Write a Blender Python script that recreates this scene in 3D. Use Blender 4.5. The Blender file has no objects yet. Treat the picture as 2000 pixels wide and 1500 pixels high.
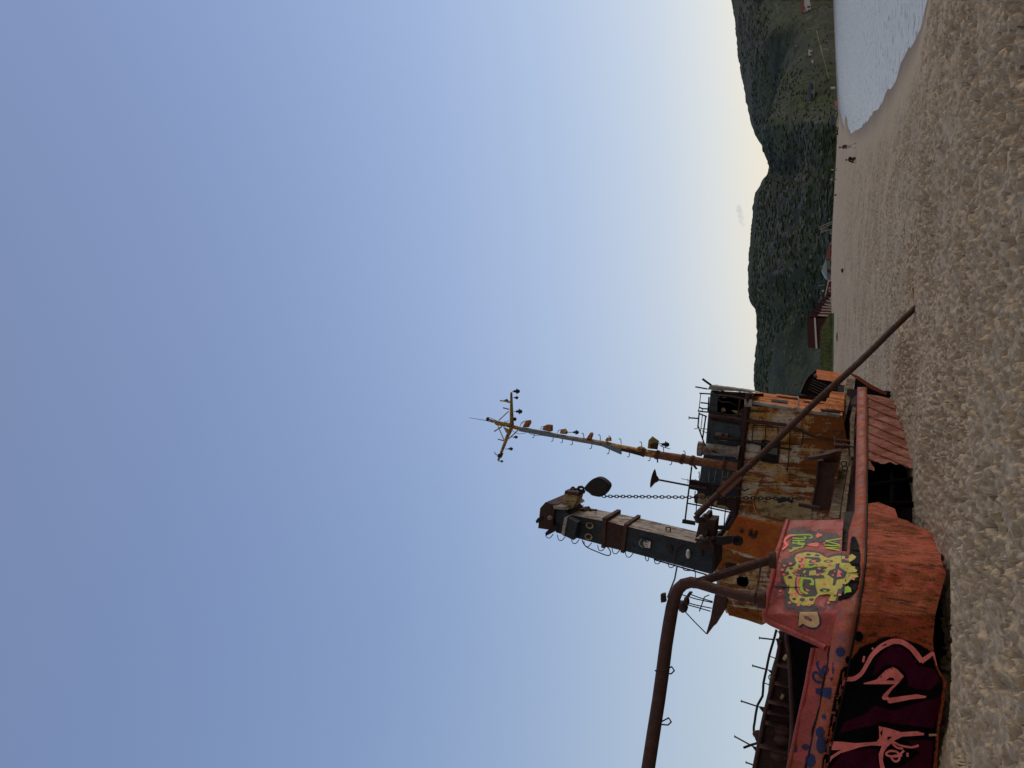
import bpy, bmesh, math, random
import numpy as np
from mathutils import Vector, Matrix
random.seed(7); np.random.seed(7)
R = math.radians
sc = bpy.context.scene
COL = sc.collection
# ------------------------------------------------------------------ camera (portrait shot stored lying on its side)
F = 1502.0; VH = 1618.0; HC = 1.6
PITCH = math.atan((VH-1000)/F)
fw = Vector((0, math.cos(PITCH), math.sin(PITCH)))
up = Vector((0, -math.sin(PITCH), math.cos(PITCH)))
rt = Vector((1, 0, 0))
CAM = Vector((0, 0, HC))
cam = bpy.data.objects.new('camera', bpy.data.cameras.new('camera')); COL.objects.link(cam)
m3 = Matrix((-up, rt, -fw)).transposed()
cam.matrix_world = Matrix.Translation(CAM) @ m3.to_4x4()
cam.data.sensor_width = 36; cam.data.lens = 36*F/2000
cam.data.clip_end = 6000; cam.data.clip_start = 0.1
sc.camera = cam

def ray(px, py):
    return fw + rt*((1500-py-750)/F) + up*((1000-px)/F)
def at(px, py, Y):
    d = ray(px, py); return CAM + d*(Y/d.y)
def hitz(px, py, z):
    d = ray(px, py); return CAM + d*((z-HC)/d.z)
def Z(ox, oy, s):
    return lambda *a: (ox+a[0]*s, oy+a[1]*s) + tuple(a[2:])
Z1 = Z(1480,980,.2); Z2 = Z(1400,1200,.24); Z3 = Z(1300,700,.2); Z4 = Z(1500,700,.2); Z5 = Z(1300,940,.2)
Z6 = Z(1020,900,.2); Z7 = Z(900,740,.2); Z8 = Z(1230,1100,.26667)
G1 = Z(1500,990,.1); G2 = Z(1500,1100,.1); G3 = Z(1600,1230,.18); G4 = Z(1420,1230,.18); G5 = Z(1340,740,.106667)
G6 = Z(1320,880,.106667); G7 = Z(1220,1030,.0466667); G8 = Z(1540,700,.11)
M2 = Z(900,740,.133333); M3 = Z(1100,800,.15)
H6 = Z(1560,420,.093333); H7 = Z(1560,540,.12); H3 = Z(1550,0,.1); H4 = Z(1560,150,.09333); P5 = Z(1560,280,.09333)
def lerp(tab, x):
    return float(np.interp(x, [t[0] for t in tab], [t[1] for t in tab]))

# ------------------------------------------------------------------ materials
def srgb(r, g, b):
    f = lambda c: (c/255/12.92) if c/255 <= .04045 else ((c/255+.055)/1.055)**2.4
    return (f(r), f(g), f(b), 1)
class NT:
    def __init__(s, name):
        s.m = bpy.data.materials.new(name); s.m.use_nodes = True
        s.t = s.m.node_tree; s.n = s.t.nodes; s.l = s.t.links
        s.bsdf = s.n['Principled BSDF']; s.out = s.n['Material Output']
        s.tc = s.n.new('ShaderNodeTexCoord')
    def map(s, scale=(1,1,1), rot=(0,0,0), loc=(0,0,0)):
        m = s.n.new('ShaderNodeMapping'); m.inputs['Scale'].default_value = scale
        m.inputs['Rotation'].default_value = rot; m.inputs['Location'].default_value = loc
        s.l.new(s.tc.outputs['Object'], m.inputs[0]); return m.outputs[0]
    def noise(s, vec, scale, detail=6, rough=.6, dist=0):
        n = s.n.new('ShaderNodeTexNoise'); n.inputs['Scale'].default_value = scale
        n.inputs['Detail'].default_value = detail; n.inputs['Roughness'].default_value = rough
        n.inputs['Distortion'].default_value = dist
        s.l.new(vec, n.inputs['Vector']); return n.outputs[0]
    def ramp(s, f, a, b, lo=0., hi=1.):
        n = s.n.new('ShaderNodeMapRange'); n.interpolation_type = 'SMOOTHSTEP'
        n.inputs[1].default_value = a; n.inputs[2].default_value = b
        n.inputs[3].default_value = lo; n.inputs[4].default_value = hi
        s.l.new(f, n.inputs[0]); return n.outputs[0]
    def mix(s, f, a, b, mode='MIX'):
        n = s.n.new('ShaderNodeMix'); n.data_type = 'RGBA'; n.blend_type = mode
        for k, v in ((0, f), (6, a), (7, b)):
            if hasattr(v, 'links') or hasattr(v, 'is_linked'): s.l.new(v, n.inputs[k])
            else: n.inputs[k].default_value = v
        return n.outputs[2]
    def math(s, op, a, b):
        n = s.n.new('ShaderNodeMath'); n.operation = op; n.use_clamp = False
        for k, v in ((0, a), (1, b)):
            if hasattr(v, 'is_linked'): s.l.new(v, n.inputs[k])
            else: n.inputs[k].default_value = v
        return n.outputs[0]
    def bump(s, h, strength, dist=.02, prev=None):
        n = s.n.new('ShaderNodeBump'); n.inputs['Strength'].default_value = strength; n.inputs['Distance'].default_value = dist
        s.l.new(h, n.inputs['Height'])
        if prev: s.l.new(prev, n.inputs['Normal'])
        return n.outputs[0]
    def done(s, col, rough=.8, normal=None, metal=0, spec=.3):
        if hasattr(col, 'is_linked'): s.l.new(col, s.bsdf.inputs['Base Color'])
        else: s.bsdf.inputs['Base Color'].default_value = col
        if hasattr(rough, 'is_linked'): s.l.new(rough, s.bsdf.inputs['Roughness'])
        else: s.bsdf.inputs['Roughness'].default_value = rough
        s.bsdf.inputs['Specular IOR Level'].default_value = spec
        s.bsdf.inputs['Metallic'].default_value = metal
        if normal: s.l.new(normal, s.bsdf.inputs['Normal'])
        return s.m
TILT = R(6.4)
def rusty(name, paint, rust, dark, amt=.5, damt=.35, scale=1., streak=.12, rough=.8, bump=.5, paint2=None, soft=.06, low=None):
    """weathered paint with rust bleeding through in streaks that run down the plate"""
    k = NT(name)
    vs = k.map((1, 1, streak), (0, -TILT, 0)); v = k.map()
    st = k.noise(vs, 4*scale, 8, .65, .3); pt = k.noise(v, 2.2*scale, 8, .68, .4); fi = k.noise(v, 24*scale, 6, .7)
    mixf = k.math('ADD', k.math('MULTIPLY', st, .6), k.math('MULTIPLY', pt, .4))
    mixf = k.math('ADD', k.math('MULTIPLY', mixf, .8), k.math('MULTIPLY', fi, .2))
    if low:                          # rust gathers where water sits, towards the foot of the plate
        sx = k.n.new('ShaderNodeSeparateXYZ'); k.l.new(v, sx.inputs[0]); mixf = k.math('ADD', mixf, k.ramp(sx.outputs['Z'], low[0], low[1], low[2], 0))
    lim = .62 - amt*.24
    f1 = k.ramp(mixf, lim-soft, lim+soft)
    p = k.mix(k.ramp(k.noise(v, 1.3*scale, 5), .35, .65), paint, paint2 or tuple(c*.8 for c in paint[:3])+(1,))
    rc = k.mix(k.ramp(fi, .3, .7), rust, tuple(c*.55 for c in rust[:3])+(1,))
    c = k.mix(f1, p, rc)
    f2 = k.ramp(k.noise(vs, 7*scale, 9, .72, .5), .66-damt*.25, .74-damt*.25+.06)
    c = k.mix(k.math('MULTIPLY', f2, .85), c, dark)
    c = k.mix(k.ramp(fi, .2, .8, .0, .35), c, tuple(x*.6 for x in dark[:3])+(1,))
    n = k.bump(fi, bump, .012); n = k.bump(mixf, bump*.8, .03, n)
    return k.done(c, k.ramp(f1, 0, 1, rough-.2, rough+.1), n)
def plain(name, col, rough=.7, var=.35, scale=12., bump=.25, metal=0):
    k = NT(name); v = k.map(); n1 = k.noise(v, scale, 8, .68)
    c = k.mix(k.ramp(n1, .3, .75), col, tuple(x*(1-var) for x in col[:3])+(1,))
    return k.done(c, rough, k.bump(n1, bump, .01), metal)
def paintmat(name, col, thr=.12, var=.3, amax=1., spec=.3):
    """thin sprayed paint: its ragged soft edge comes from the per-vertex edge distance broken by noise"""
    k = NT(name); v = k.map(); n1 = k.noise(v, 14, 8, .7); n2 = k.noise(v, 60, 4, .7)
    c = k.mix(k.ramp(n1, .35, .8), col, tuple(x*(1-var) for x in col[:3])+(1,))
    a = k.n.new('ShaderNodeAttribute'); a.attribute_name = 'edge'
    f = k.math('ADD', a.outputs['Fac'], k.math('MULTIPLY', k.math('SUBTRACT', n1, .5), .45))
    f = k.math('ADD', f, k.math('MULTIPLY', k.math('SUBTRACT', n2, .5), .5))
    al = k.ramp(f, .15, .6)
    worn = k.ramp(k.noise(v, 9, 9, .75), .27-thr*.5, .33-thr*.5+.04)
    al = k.math('MULTIPLY', k.math('MULTIPLY', al, worn), amax)
    k.l.new(al, k.bsdf.inputs['Alpha'])
    return k.done(c, .6, None, 0, spec)

M = {}
M['hull_red'] = rusty('hull_red', srgb(194,88,50), srgb(166,88,44), srgb(46,26,21), .5, .68, 1.7, .22, .8, .8, srgb(176,70,44), .05)
M['plank_red'] = rusty('plank_red', srgb(160,86,72), srgb(140,84,60), srgb(58,34,30), .5, .4, 1.4, .3, .8, .6, srgb(150,92,72))
M['rail_red'] = rusty('rail_red', srgb(190,92,66), srgb(190,98,54), srgb(70,36,34), .45, .4, 1.6, .6, .7, .7, srgb(150,96,92))
M['panel_red'] = rusty('panel_red', srgb(184,80,72), srgb(170,88,60), srgb(70,34,36), .35, .35, 1.3, .5, .7, .4, srgb(160,66,66))
M['house'] = rusty('house_paint', srgb(226,222,212), srgb(158,94,40), srgb(56,34,24), .43, .56, 1.7, .06, .8, .6, srgb(200,158,86), .025, (1.0,2.9,.1))
M['house_low'] = rusty('house_rust', srgb(176,140,86), srgb(160,86,28), srgb(48,28,20), .75, .5, 1.3, .35, .85, .6, srgb(160,120,60), .1)
M['orange'] = rusty('orange_rust', srgb(214,142,66), srgb(178,92,40), srgb(90,48,32), .5, .4, 1.5, .07, .85, .6, srgb(192,112,48), .04)
M['plate_orange'] = rusty('plate_rust', srgb(206,98,46), srgb(214,128,52), srgb(72,38,28), .5, .35, 1.2, .5, .85, .5, srgb(178,82,44))
M['bluegrey'] = rusty('blue_grey_paint', srgb(78,96,106), srgb(92,76,64), srgb(24,26,30), .22, .4, 2., .5, .7, .4, srgb(64,80,92))
M['crane_dark'] = rusty('crane_paint', srgb(46,62,76), srgb(70,52,48), srgb(16,17,22), .26, .6, 2.2, .5, .7, .6, srgb(34,44,54), .05)
M['crane_light'] = rusty('crane_grey', srgb(176,172,164), srgb(112,76,58), srgb(60,50,48), .42, .3, 1.6, .4, .8, .5, srgb(150,144,136))
M['brown'] = rusty('brown_rust', srgb(92,66,60), srgb(104,68,54), srgb(38,28,28), .46, .5, 5., .6, .85, .9, srgb(72,52,50), .04)
M['brown_dark'] = rusty('dark_rust', srgb(66,48,44), srgb(86,54,42), srgb(28,20,20), .4, .45, 2.5, .5, .9, .6, srgb(54,40,38))
M['black'] = rusty('black_steel_and_shade', srgb(36,32,34), srgb(58,40,34), srgb(14,12,13), .3, .5, 2, .5, .9, .6)  # black steel; also painted shade in the scupper gap and open bow
M['inside_shade'] = plain('shaded_inside', srgb(20,17,17), .95, .4, 8, .3)  # shade inside the hull put into a near-black base colour
M['inside_shade'].node_tree.nodes['Principled BSDF'].inputs['Specular IOR Level'].default_value = 0
M['sleeve'] = plain('sleeve_rust', srgb(124,82,70), .8, .3, 14)
M['iron'] = plain('black_iron', srgb(42,38,40), .75, .5, 20, .4)
M['yellow'] = rusty('yellow_paint', srgb(196,172,78), srgb(132,84,44), srgb(60,46,30), .4, .35, 3, .5, .8, .5, srgb(150,134,78))
M['mast_rust'] = rusty('mast_rust', srgb(216,184,96), srgb(150,92,54), srgb(66,42,36), .34, .4, 3, .3, .85, .6, srgb(150,80,54))
M['mast_red'] = rusty('mast_red', srgb(128,84,64), srgb(176,124,66), srgb(50,32,30), .4, .55, 4, .4, .85, .6)
M['mastgrey'] = plain('mast_grey', srgb(112,128,138), .7, .25, 14, .2)
M['wood'] = rusty('weathered_wood', srgb(150,132,106), srgb(112,94,74), srgb(48,40,34), .5, .5, 3, .3, .95, .8, srgb(128,110,88))
M['white'] = plain('chipped_white', srgb(205,202,192), .7, .3, 10)
M['palegrey'] = rusty('pale_grey_paint', srgb(176,174,166), srgb(120,92,70), srgb(60,52,48), .3, .3, 2.5, .3, .8, .5)
M['beige'] = rusty('beige_paint', srgb(196,176,132), srgb(140,98,60), srgb(70,56,44), .35, .3, 2.5, .4, .8, .5)
M['glass'] = NT('window_glass').done(srgb(48,58,62), .15, None, 0, .6)
M['lime'] = paintmat('lime_spray', srgb(170,200,60)); M['pink'] = paintmat('coral_spray', srgb(252,128,112))
M['yel'] = paintmat('yellow_spray', srgb(204,190,88), -.12); M['grey'] = paintmat('grey_spray', srgb(80,78,76), -.16)
M['hotpink'] = paintmat('pink_outline', srgb(244,132,130)); M['purple'] = paintmat('purple_fill', srgb(74,12,44), -.03, .6, .8, .08)
M['blk'] = paintmat('black_spray', srgb(11,8,11), -.02, .3, .97, .06); M['blue'] = paintmat('blue_spray', srgb(34,42,82))
M['greysoft'] = paintmat('grey_overspray', srgb(92,86,84), -.1, .3, .5)
M['navy'] = paintmat('navy_spray', srgb(40,46,66), .0); M['tan'] = paintmat('tan_paint', srgb(202,166,120)); M['ltpink'] = paintmat('pale_pink_spray', srgb(226,136,130), -.1, .3, .5)
M['whitepaint'] = paintmat('white_emblem', srgb(214,208,206)); M['greenish'] = paintmat('green_emblem', srgb(120,142,134))

# ------------------------------------------------------------------ mesh building
ORIG = {}
def tag(o, label=None, cat=None, group=None, kind=None):
    for k, v in (('label', label), ('category', cat), ('group', group), ('kind', kind)):
        if v: o[k] = v
    return o
def empty(name, loc, label, cat, group=None):
    o = bpy.data.objects.new(name, None); COL.objects.link(o); o.location = loc; o.empty_display_size = .3
    ORIG[o.name] = Vector(loc); return tag(o, label, cat, group)
class MB:
    def __init__(s): s.v = []; s.f = []; s.mi = []; s.sm = []; s.ed = []; s.gp = []; s.g = 0
    def add(s, vs, fs, mi=0, smooth=False, edge=None):
        b = len(s.v); s.v += [tuple(v) for v in vs]; s.ed += (edge if edge else [1.]*len(vs))
        for f in fs:
            s.f.append(tuple(b+i for i in f)); s.mi.append(mi); s.sm.append(smooth); s.gp.append(s.g)
    def tube(s, pts, r, n=8, mi=0, cap=True):
        s.g += 1
        if n == 4: r = [q*1.38 for q in r] if isinstance(r, (list, tuple)) else r*1.38
        P = [Vector(p) for p in pts]; rs = r if isinstance(r, (list, tuple)) else [r]*len(P)
        vs = []; fs = []; prev = None
        for i, p in enumerate(P):
            t = (P[min(i+1, len(P)-1)]-P[max(i-1, 0)]).normalized()
            a = prev if prev else (Vector((0,0,1)) if abs(t.z) < .9 else Vector((1,0,0)))
            a = (a - t*a.dot(t)).normalized(); b = t.cross(a); prev = a
            for k in range(n):
                w = 2*math.pi*k/n; vs.append(p + (a*math.cos(w)+b*math.sin(w))*rs[i])
        for i in range(len(P)-1):
            for k in range(n):
                fs.append((i*n+k, i*n+(k+1)%n, (i+1)*n+(k+1)%n, (i+1)*n+k))
        s.add(vs, fs, mi, n > 5)
        if cap:
            s.add(vs[:n], [tuple(range(n))[::-1]], mi); s.add(vs[-n:], [tuple(range(n))], mi)
    def ptube(s, pts, wpx, n=8, mi=0):
        """tube through photo points given with their distance, width in photo pixels"""
        W = [at(*p) for p in pts]
        ws = wpx if isinstance(wpx, (list, tuple)) else [wpx]*len(W)
        s.tube(W, [max(.004, .5*w*p.y*math.cos(PITCH)/F) for w, p in zip(ws, W)], n, mi)
    def prism(s, pts, ex, mi=0):
        s.g += 1
        P = [Vector(p) for p in pts]; n = len(P); ex = Vector(ex)
        from mathutils.geometry import tessellate_polygon
        tr = tessellate_polygon([P])
        s.add(P+[p+ex for p in P], [tuple(t) for t in tr]+[tuple(i+n for i in t[::-1]) for t in tr]+[(i, (i+1) % n, (i+1) % n+n, i+n) for i in range(n)], mi)
    def pprism(s, pts, Y, depth, mi=0):
        s.prism([at(p[0], p[1], p[2] if len(p) > 2 else Y) for p in pts], (0, depth, 0), mi)
    def box(s, c, size, mi=0, rot=None):
        s.g += 1
        c = Vector(c); h = Vector(size)*.5; vs = []
        for x in (-1, 1):
            for y in (-1, 1):
                for z in (-1, 1):
                    q = Vector((x*h.x, y*h.y, z*h.z)); q = rot @ q if rot else q; vs.append(c+q)
        s.add(vs, [(0,1,3,2),(4,6,7,5),(0,4,5,1),(2,3,7,6),(0,2,6,4),(1,5,7,3)], mi)
    def ball(s, c, r, mi=0, n=10, sq=(1,1,1)):
        s.g += 1
        c = Vector(c); vs = []; fs = []; m = n//2+1
        for i in range(m+1):
            th = math.pi*i/m
            for k in range(n):
                w = 2*math.pi*k/n
                vs.append(c+Vector((r*sq[0]*math.sin(th)*math.cos(w), r*sq[1]*math.sin(th)*math.sin(w), r*sq[2]*math.cos(th))))
        for i in range(m):
            for k in range(n): fs.append((i*n+k, (i+1)*n+k, (i+1)*n+(k+1)%n, i*n+(k+1)%n))
        s.add(vs, fs, mi, True)
    def split(s, name, mats, parent):
        """every piece an object of its own"""
        out = []
        for g in sorted(set(s.gp)):
            m = MB(); idx = {}
            for f, mi, sm, gp in zip(s.f, s.mi, s.sm, s.gp):
                if gp != g: continue
                ff = []
                for i in f:
                    if i not in idx: idx[i] = len(m.v); m.v.append(s.v[i]); m.ed.append(s.ed[i])
                    ff.append(idx[i])
                m.f.append(tuple(ff)); m.mi.append(mi); m.sm.append(sm); m.gp.append(0)
            out.append(m.build(name, mats, parent))
        return out
    def build(s, name, mats, parent=None, base=None, label=None, cat=None, group=None, kind=None, merge=True):
        me = bpy.data.meshes.new(name); org = ORIG[parent.name] if parent else Vector(base or (0,0,0))
        A = np.array(s.v, float)-np.array(org)
        me.from_pydata(A.tolist(), [], s.f)
        mats = mats if isinstance(mats, (list, tuple)) else [mats]
        for m in mats: me.materials.append(m)
        me.polygons.foreach_set('material_index', s.mi); me.polygons.foreach_set('use_smooth', s.sm)
        at_ = me.attributes.new('edge', 'FLOAT', 'POINT'); at_.data.foreach_set('value', s.ed)
        bm = bmesh.new(); bm.from_mesh(me); bmesh.ops.recalc_face_normals(bm, faces=bm.faces); bm.to_mesh(me); bm.free()
        me.update()
        o = bpy.data.objects.new(name, me); COL.objects.link(o)
        if parent: o.parent = parent; ORIG[o.name] = org
        else: o.location = org; ORIG[o.name] = Vector(org)
        return tag(o, label, cat, group, kind)

def inside(poly, x, y):
    c = False; n = len(poly); j = n-1
    for i in range(n):
        xi, yi = poly[i][:2]; xj, yj = poly[j][:2]
        if (yi > y) != (yj > y) and x < (xj-xi)*(y-yi)/(yj-yi+1e-12)+xi: c = not c
        j = i
    return c
def edist(poly, x, y):
    d = 1e9; n = len(poly)
    for i in range(n):
        ax, ay = poly[i][:2]; bx, by = poly[(i+1) % n][:2]
        vx, vy = bx-ax, by-ay; t = max(0, min(1, ((x-ax)*vx+(y-ay)*vy)/(vx*vx+vy*vy+1e-12)))
        d = min(d, math.hypot(x-ax-vx*t, y-ay-vy*t))
    return d
def sheet(mb, poly, surf, step=8, thick=None, mi=0, fuzz=0, smooth=True):
    """a plate outlined in photo pixels, laid on surf(px,py) and given its thickness"""
    mb.g += 1
    bm = bmesh.new(); vs = [bm.verts.new((p[0], p[1], 0)) for p in poly]
    from mathutils.geometry import tessellate_polygon
    for t_ in tessellate_polygon([[Vector((p[0], p[1], 0)) for p in poly]]):
        if len(set(t_)) == 3: bm.faces.new([vs[i] for i in t_])
    xs = [p[0] for p in poly]; ys = [p[1] for p in poly]
    for ax, lo, hi in ((0, min(xs), max(xs)), (1, min(ys), max(ys))):
        k = math.floor(lo/step)+1
        while k*step < hi:
            co = [0,0,0]; no = [0,0,0]; co[ax] = k*step; no[ax] = 1
            bmesh.ops.bisect_plane(bm, geom=bm.verts[:]+bm.edges[:]+bm.faces[:], plane_co=co, plane_no=no, dist=1e-5); k += 1
    bmesh.ops.triangulate(bm, faces=bm.faces[:])
    bm.verts.ensure_lookup_table(); bm.verts.index_update()
    P = [surf(v.co.x, v.co.y) for v in bm.verts]; n = len(P)
    if fuzz < 2: fuzz = 0
    ed = [min(1., edist(poly, v.co.x, v.co.y)/fuzz) if fuzz else 1. for v in bm.verts]
    fs = [tuple(v.index for v in g.verts) for g in bm.faces]
    if thick:
        t = Vector(thick)
        side = [(e.verts[0].index, e.verts[1].index, e.verts[1].index+n, e.verts[0].index+n) for e in bm.edges if len(e.link_faces) == 1]
        mb.add(P+[p+t for p in P], fs+[tuple(i+n for i in g[::-1]) for g in fs], mi, smooth, ed+ed)
        mb.add(P+[p+t for p in P], side, mi, False, ed+ed)
    else: mb.add(P, fs, mi, smooth, ed)
    bm.free()
def keyhole(outer, hole):
    """cut a hole in an outline by a slit from the nearest pair of corners"""
    b = min(((math.dist(a[:2], h[:2]), i, j) for i, a in enumerate(outer) for j, h in enumerate(hole)))
    _, i, j = b
    e = 1e-3
    hh = hole[j:]+hole[:j]
    sa = sum(a[0]*b_[1]-b_[0]*a[1] for a, b_ in zip(outer, outer[1:]+outer[:1])); sh = sum(a[0]*b_[1]-b_[0]*a[1] for a, b_ in zip(hh, hh[1:]+hh[:1]))
    if sa*sh > 0: hh = [hh[0]]+hh[1:][::-1]
    return outer[:i+1]+hh+[(hh[0][0]+e, hh[0][1]+e), (outer[i][0]+e, outer[i][1]+e)]+outer[i+1:]
def smooth_line(pts, n=5):
    if len(pts) < 3: return pts
    out = []
    for i in range(len(pts)-1):
        p0 = pts[max(i-1, 0)]; p1 = pts[i]; p2 = pts[i+1]; p3 = pts[min(i+2, len(pts)-1)]
        for k in range(n):
            t = k/n
            out.append(tuple(.5*(2*b+(c-a)*t+(2*a-5*b+4*c-d)*t*t+(3*b-a-3*c+d)*t**3) for a, b, c, d in zip(p0, p1, p2, p3)))
    return out+[pts[-1]]
def stroke(mb, pts, w, surf, mi=0, sm=True):
    """a painted or sprayed line laid on a surface"""
    mb.g += 1
    P = smooth_line(pts) if sm else pts
    ws = w if isinstance(w, (list, tuple)) else [w, w]
    vs = []; ed = []; n = len(P)
    for i, p in enumerate(P):
        a = P[max(i-1, 0)]; b = P[min(i+1, n-1)]; dx, dy = b[0]-a[0], b[1]-a[1]; L = math.hypot(dx, dy)+1e-9
        ww = float(np.interp(i/(n-1), np.linspace(0, 1, len(ws)), ws))*.5
        for s_ in (-1, -.6, .6, 1):
            vs.append(surf(p[0]-dy/L*ww*s_, p[1]+dx/L*ww*s_)); ed.append(.5 if abs(s_) == 1 else 1.)
    mb.add(vs, [(i*4+k, i*4+k+1, i*4+k+5, i*4+k+4) for i in range(n-1) for k in range(3)], mi, True, ed)
def ell(c, rx, ry, n=14, rot=0):
    return [(c[0]+rx*math.cos(2*math.pi*k/n)*math.cos(rot)-ry*math.sin(2*math.pi*k/n)*math.sin(rot), c[1]+rx*math.cos(2*math.pi*k/n)*math.sin(rot)+ry*math.sin(2*math.pi*k/n)*math.cos(rot)) for k in range(n)]
def jag(poly, a, step=6, seed=1):
    rr = random.Random(seed); out = []
    for i in range(len(poly)):
        p = poly[i]; q = poly[(i+1) % len(poly)]; n = max(1, int(math.dist(p[:2], q[:2])/step))
        for k in range(n): out.append((p[0]+(q[0]-p[0])*k/n+rr.uniform(-a, a), p[1]+(q[1]-p[1])*k/n+rr.uniform(-a, a)))
    return out
# ------------------------------------------------------------------ light: clear dusk, the sun gone behind the hill to the right
w = bpy.data.worlds.new('World'); sc.world = w; w.use_nodes = True
nt = w.node_tree; bg = nt.nodes['Background']
SUN_EL, SUN_AZ = 6.0, 62.0            # degrees; azimuth to the right of the view
sky = nt.nodes.new('ShaderNodeTexSky'); sky.sky_type = 'NISHITA'; sky.sun_disc = False
sky.sun_elevation = R(SUN_EL); sky.sun_rotation = R(SUN_AZ); sky.air_density = 1.0; sky.dust_density = .6; sky.ozone_density = 2.5
tc = nt.nodes.new('ShaderNodeTexCoord'); sep = nt.nodes.new('ShaderNodeSeparateXYZ'); nt.links.new(tc.outputs['Generated'], sep.inputs[0])
rmp = nt.nodes.new('ShaderNodeValToRGB'); nt.links.new(sep.outputs['Z'], rmp.inputs[0])
cr = rmp.color_ramp; cr.interpolation = 'B_SPLINE'
SKY = [(0.0,(250,232,204)), (.07,(244,235,217)), (.12,(226,229,229)), (.19,(203,215,231)), (.30,(180,199,229)), (.45,(159,181,221)), (.62,(142,163,206)), (.8,(128,148,191)), (.88,(134,148,182)), (1.,(150,152,170))]
cr.elements[0].position = 0; cr.elements[0].color = srgb(*SKY[0][1]); cr.elements[1].position = 1; cr.elements[1].color = srgb(*SKY[-1][1])
for p, c in SKY[1:-1]:
    e = cr.elements.new(p); e.color = srgb(*c)
rm2 = nt.nodes.new('ShaderNodeValToRGB'); nt.links.new(sep.outputs['Z'], rm2.inputs[0]); cr2 = rm2.color_ramp; cr2.interpolation = 'B_SPLINE'
SK2 = [(0.,(214,226,234)),(.12,(198,214,230)),(.30,(166,189,224)),(.5,(142,167,211)),(.8,(121,144,191)),(1.,(146,150,172))]
cr2.elements[0].color = srgb(*SK2[0][1]); cr2.elements[1].color = srgb(*SK2[-1][1])
for p, c in SK2[1:-1]:
    e = cr2.elements.new(p); e.color = srgb(*c)
azf = nt.nodes.new('ShaderNodeMapRange'); azf.interpolation_type = 'SMOOTHSTEP'; azf.inputs[1].default_value = -.36; azf.inputs[2].default_value = .16; nt.links.new(sep.outputs['X'], azf.inputs[0])
skm = nt.nodes.new('ShaderNodeMix'); skm.data_type = 'RGBA'; nt.links.new(azf.outputs[0], skm.inputs[0]); nt.links.new(rm2.outputs[0], skm.inputs[6]); nt.links.new(rmp.outputs[0], skm.inputs[7])
# glow towards the set sun, cooler away from it
dot = nt.nodes.new('ShaderNodeVectorMath'); dot.operation = 'DOT_PRODUCT'; dot.inputs[1].default_value = (math.sin(R(SUN_AZ)), math.cos(R(SUN_AZ)), .1)
nt.links.new(tc.outputs['Generated'], dot.inputs[0])
mr = nt.nodes.new('ShaderNodeMapRange'); mr.inputs[1].default_value = -1; mr.inputs[2].default_value = 1; mr.inputs[3].default_value = .75; mr.inputs[4].default_value = 1.1
nt.links.new(dot.outputs['Value'], mr.inputs[0])
mul = nt.nodes.new('ShaderNodeMix'); mul.data_type = 'RGBA'; mul.blend_type = 'MULTIPLY'; mul.inputs[0].default_value = 1
wd_ = ray(1446, 420).normalized(); ua = (ray(1452, 445)-ray(1441, 398)).normalized(); ub_ = ua.cross(wd_)
def dotn(vec):
    n = nt.nodes.new('ShaderNodeVectorMath'); n.operation = 'DOT_PRODUCT'; n.inputs[1].default_value = tuple(vec); nt.links.new(tc.outputs['Generated'], n.inputs[0]); return n.outputs['Value']
def mth(op, a, b):
    n = nt.nodes.new('ShaderNodeMath'); n.operation = op
    for i_, q in ((0, a), (1, b)):
        if hasattr(q, 'is_linked'): nt.links.new(q, n.inputs[i_])
        else: n.inputs[i_].default_value = q
    return n.outputs[0]
da = mth('DIVIDE', mth('SUBTRACT', dotn(ua), ua.dot(wd_)), .017); db = mth('DIVIDE', mth('SUBTRACT', dotn(ub_), ub_.dot(wd_)), .0042)
nz = nt.nodes.new('ShaderNodeTexNoise'); nz.inputs['Scale'].default_value = 190; nz.inputs['Detail'].default_value = 4; nt.links.new(tc.outputs['Generated'], nz.inputs['Vector'])
rr_ = mth('ADD', mth('ADD', mth('MULTIPLY', da, da), mth('MULTIPLY', db, db)), mth('MULTIPLY', mth('SUBTRACT', nz.outputs[0], .5), 2.2))
wf = nt.nodes.new('ShaderNodeMapRange'); wf.interpolation_type = 'SMOOTHSTEP'; wf.inputs[1].default_value = 1.1; wf.inputs[2].default_value = -.2; wf.inputs[3].default_value = 0; wf.inputs[4].default_value = .55; nt.links.new(rr_, wf.inputs[0])
wm = nt.nodes.new('ShaderNodeMix'); wm.data_type = 'RGBA'; wm.inputs[7].default_value = srgb(196,194,198); nt.links.new(wf.outputs[0], wm.inputs[0]); nt.links.new(skm.outputs[2], wm.inputs[6])
nt.links.new(wm.outputs[2], mul.inputs[6]); nt.links.new(mr.outputs[0], mul.inputs[7])
# the physical sky, scaled into the same range, gives part of the colour
sc_ = nt.nodes.new('ShaderNodeMix'); sc_.data_type = 'RGBA'; sc_.blend_type = 'MULTIPLY'; sc_.inputs[0].default_value = 1; sc_.inputs[7].default_value = (.09,.09,.09,1)
nt.links.new(sky.outputs[0], sc_.inputs[6])
mx = nt.nodes.new('ShaderNodeMix'); mx.data_type = 'RGBA'; mx.inputs[0].default_value = .12
nt.links.new(mul.outputs[2], mx.inputs[6]); nt.links.new(sc_.outputs[2], mx.inputs[7])
bk = nt.nodes.new('ShaderNodeMapRange'); bk.interpolation_type = 'SMOOTHSTEP'; bk.inputs[1].default_value = .05; bk.inputs[2].default_value = -.5; bk.inputs[3].default_value = 0; bk.inputs[4].default_value = .85
nt.links.new(sep.outputs['Y'], bk.inputs[0])
bm_ = nt.nodes.new('ShaderNodeMix'); bm_.data_type = 'RGBA'; bm_.inputs[7].default_value = srgb(170,158,146)
nt.links.new(bk.outputs[0], bm_.inputs[0]); nt.links.new(mx.outputs[2], bm_.inputs[6])
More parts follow.
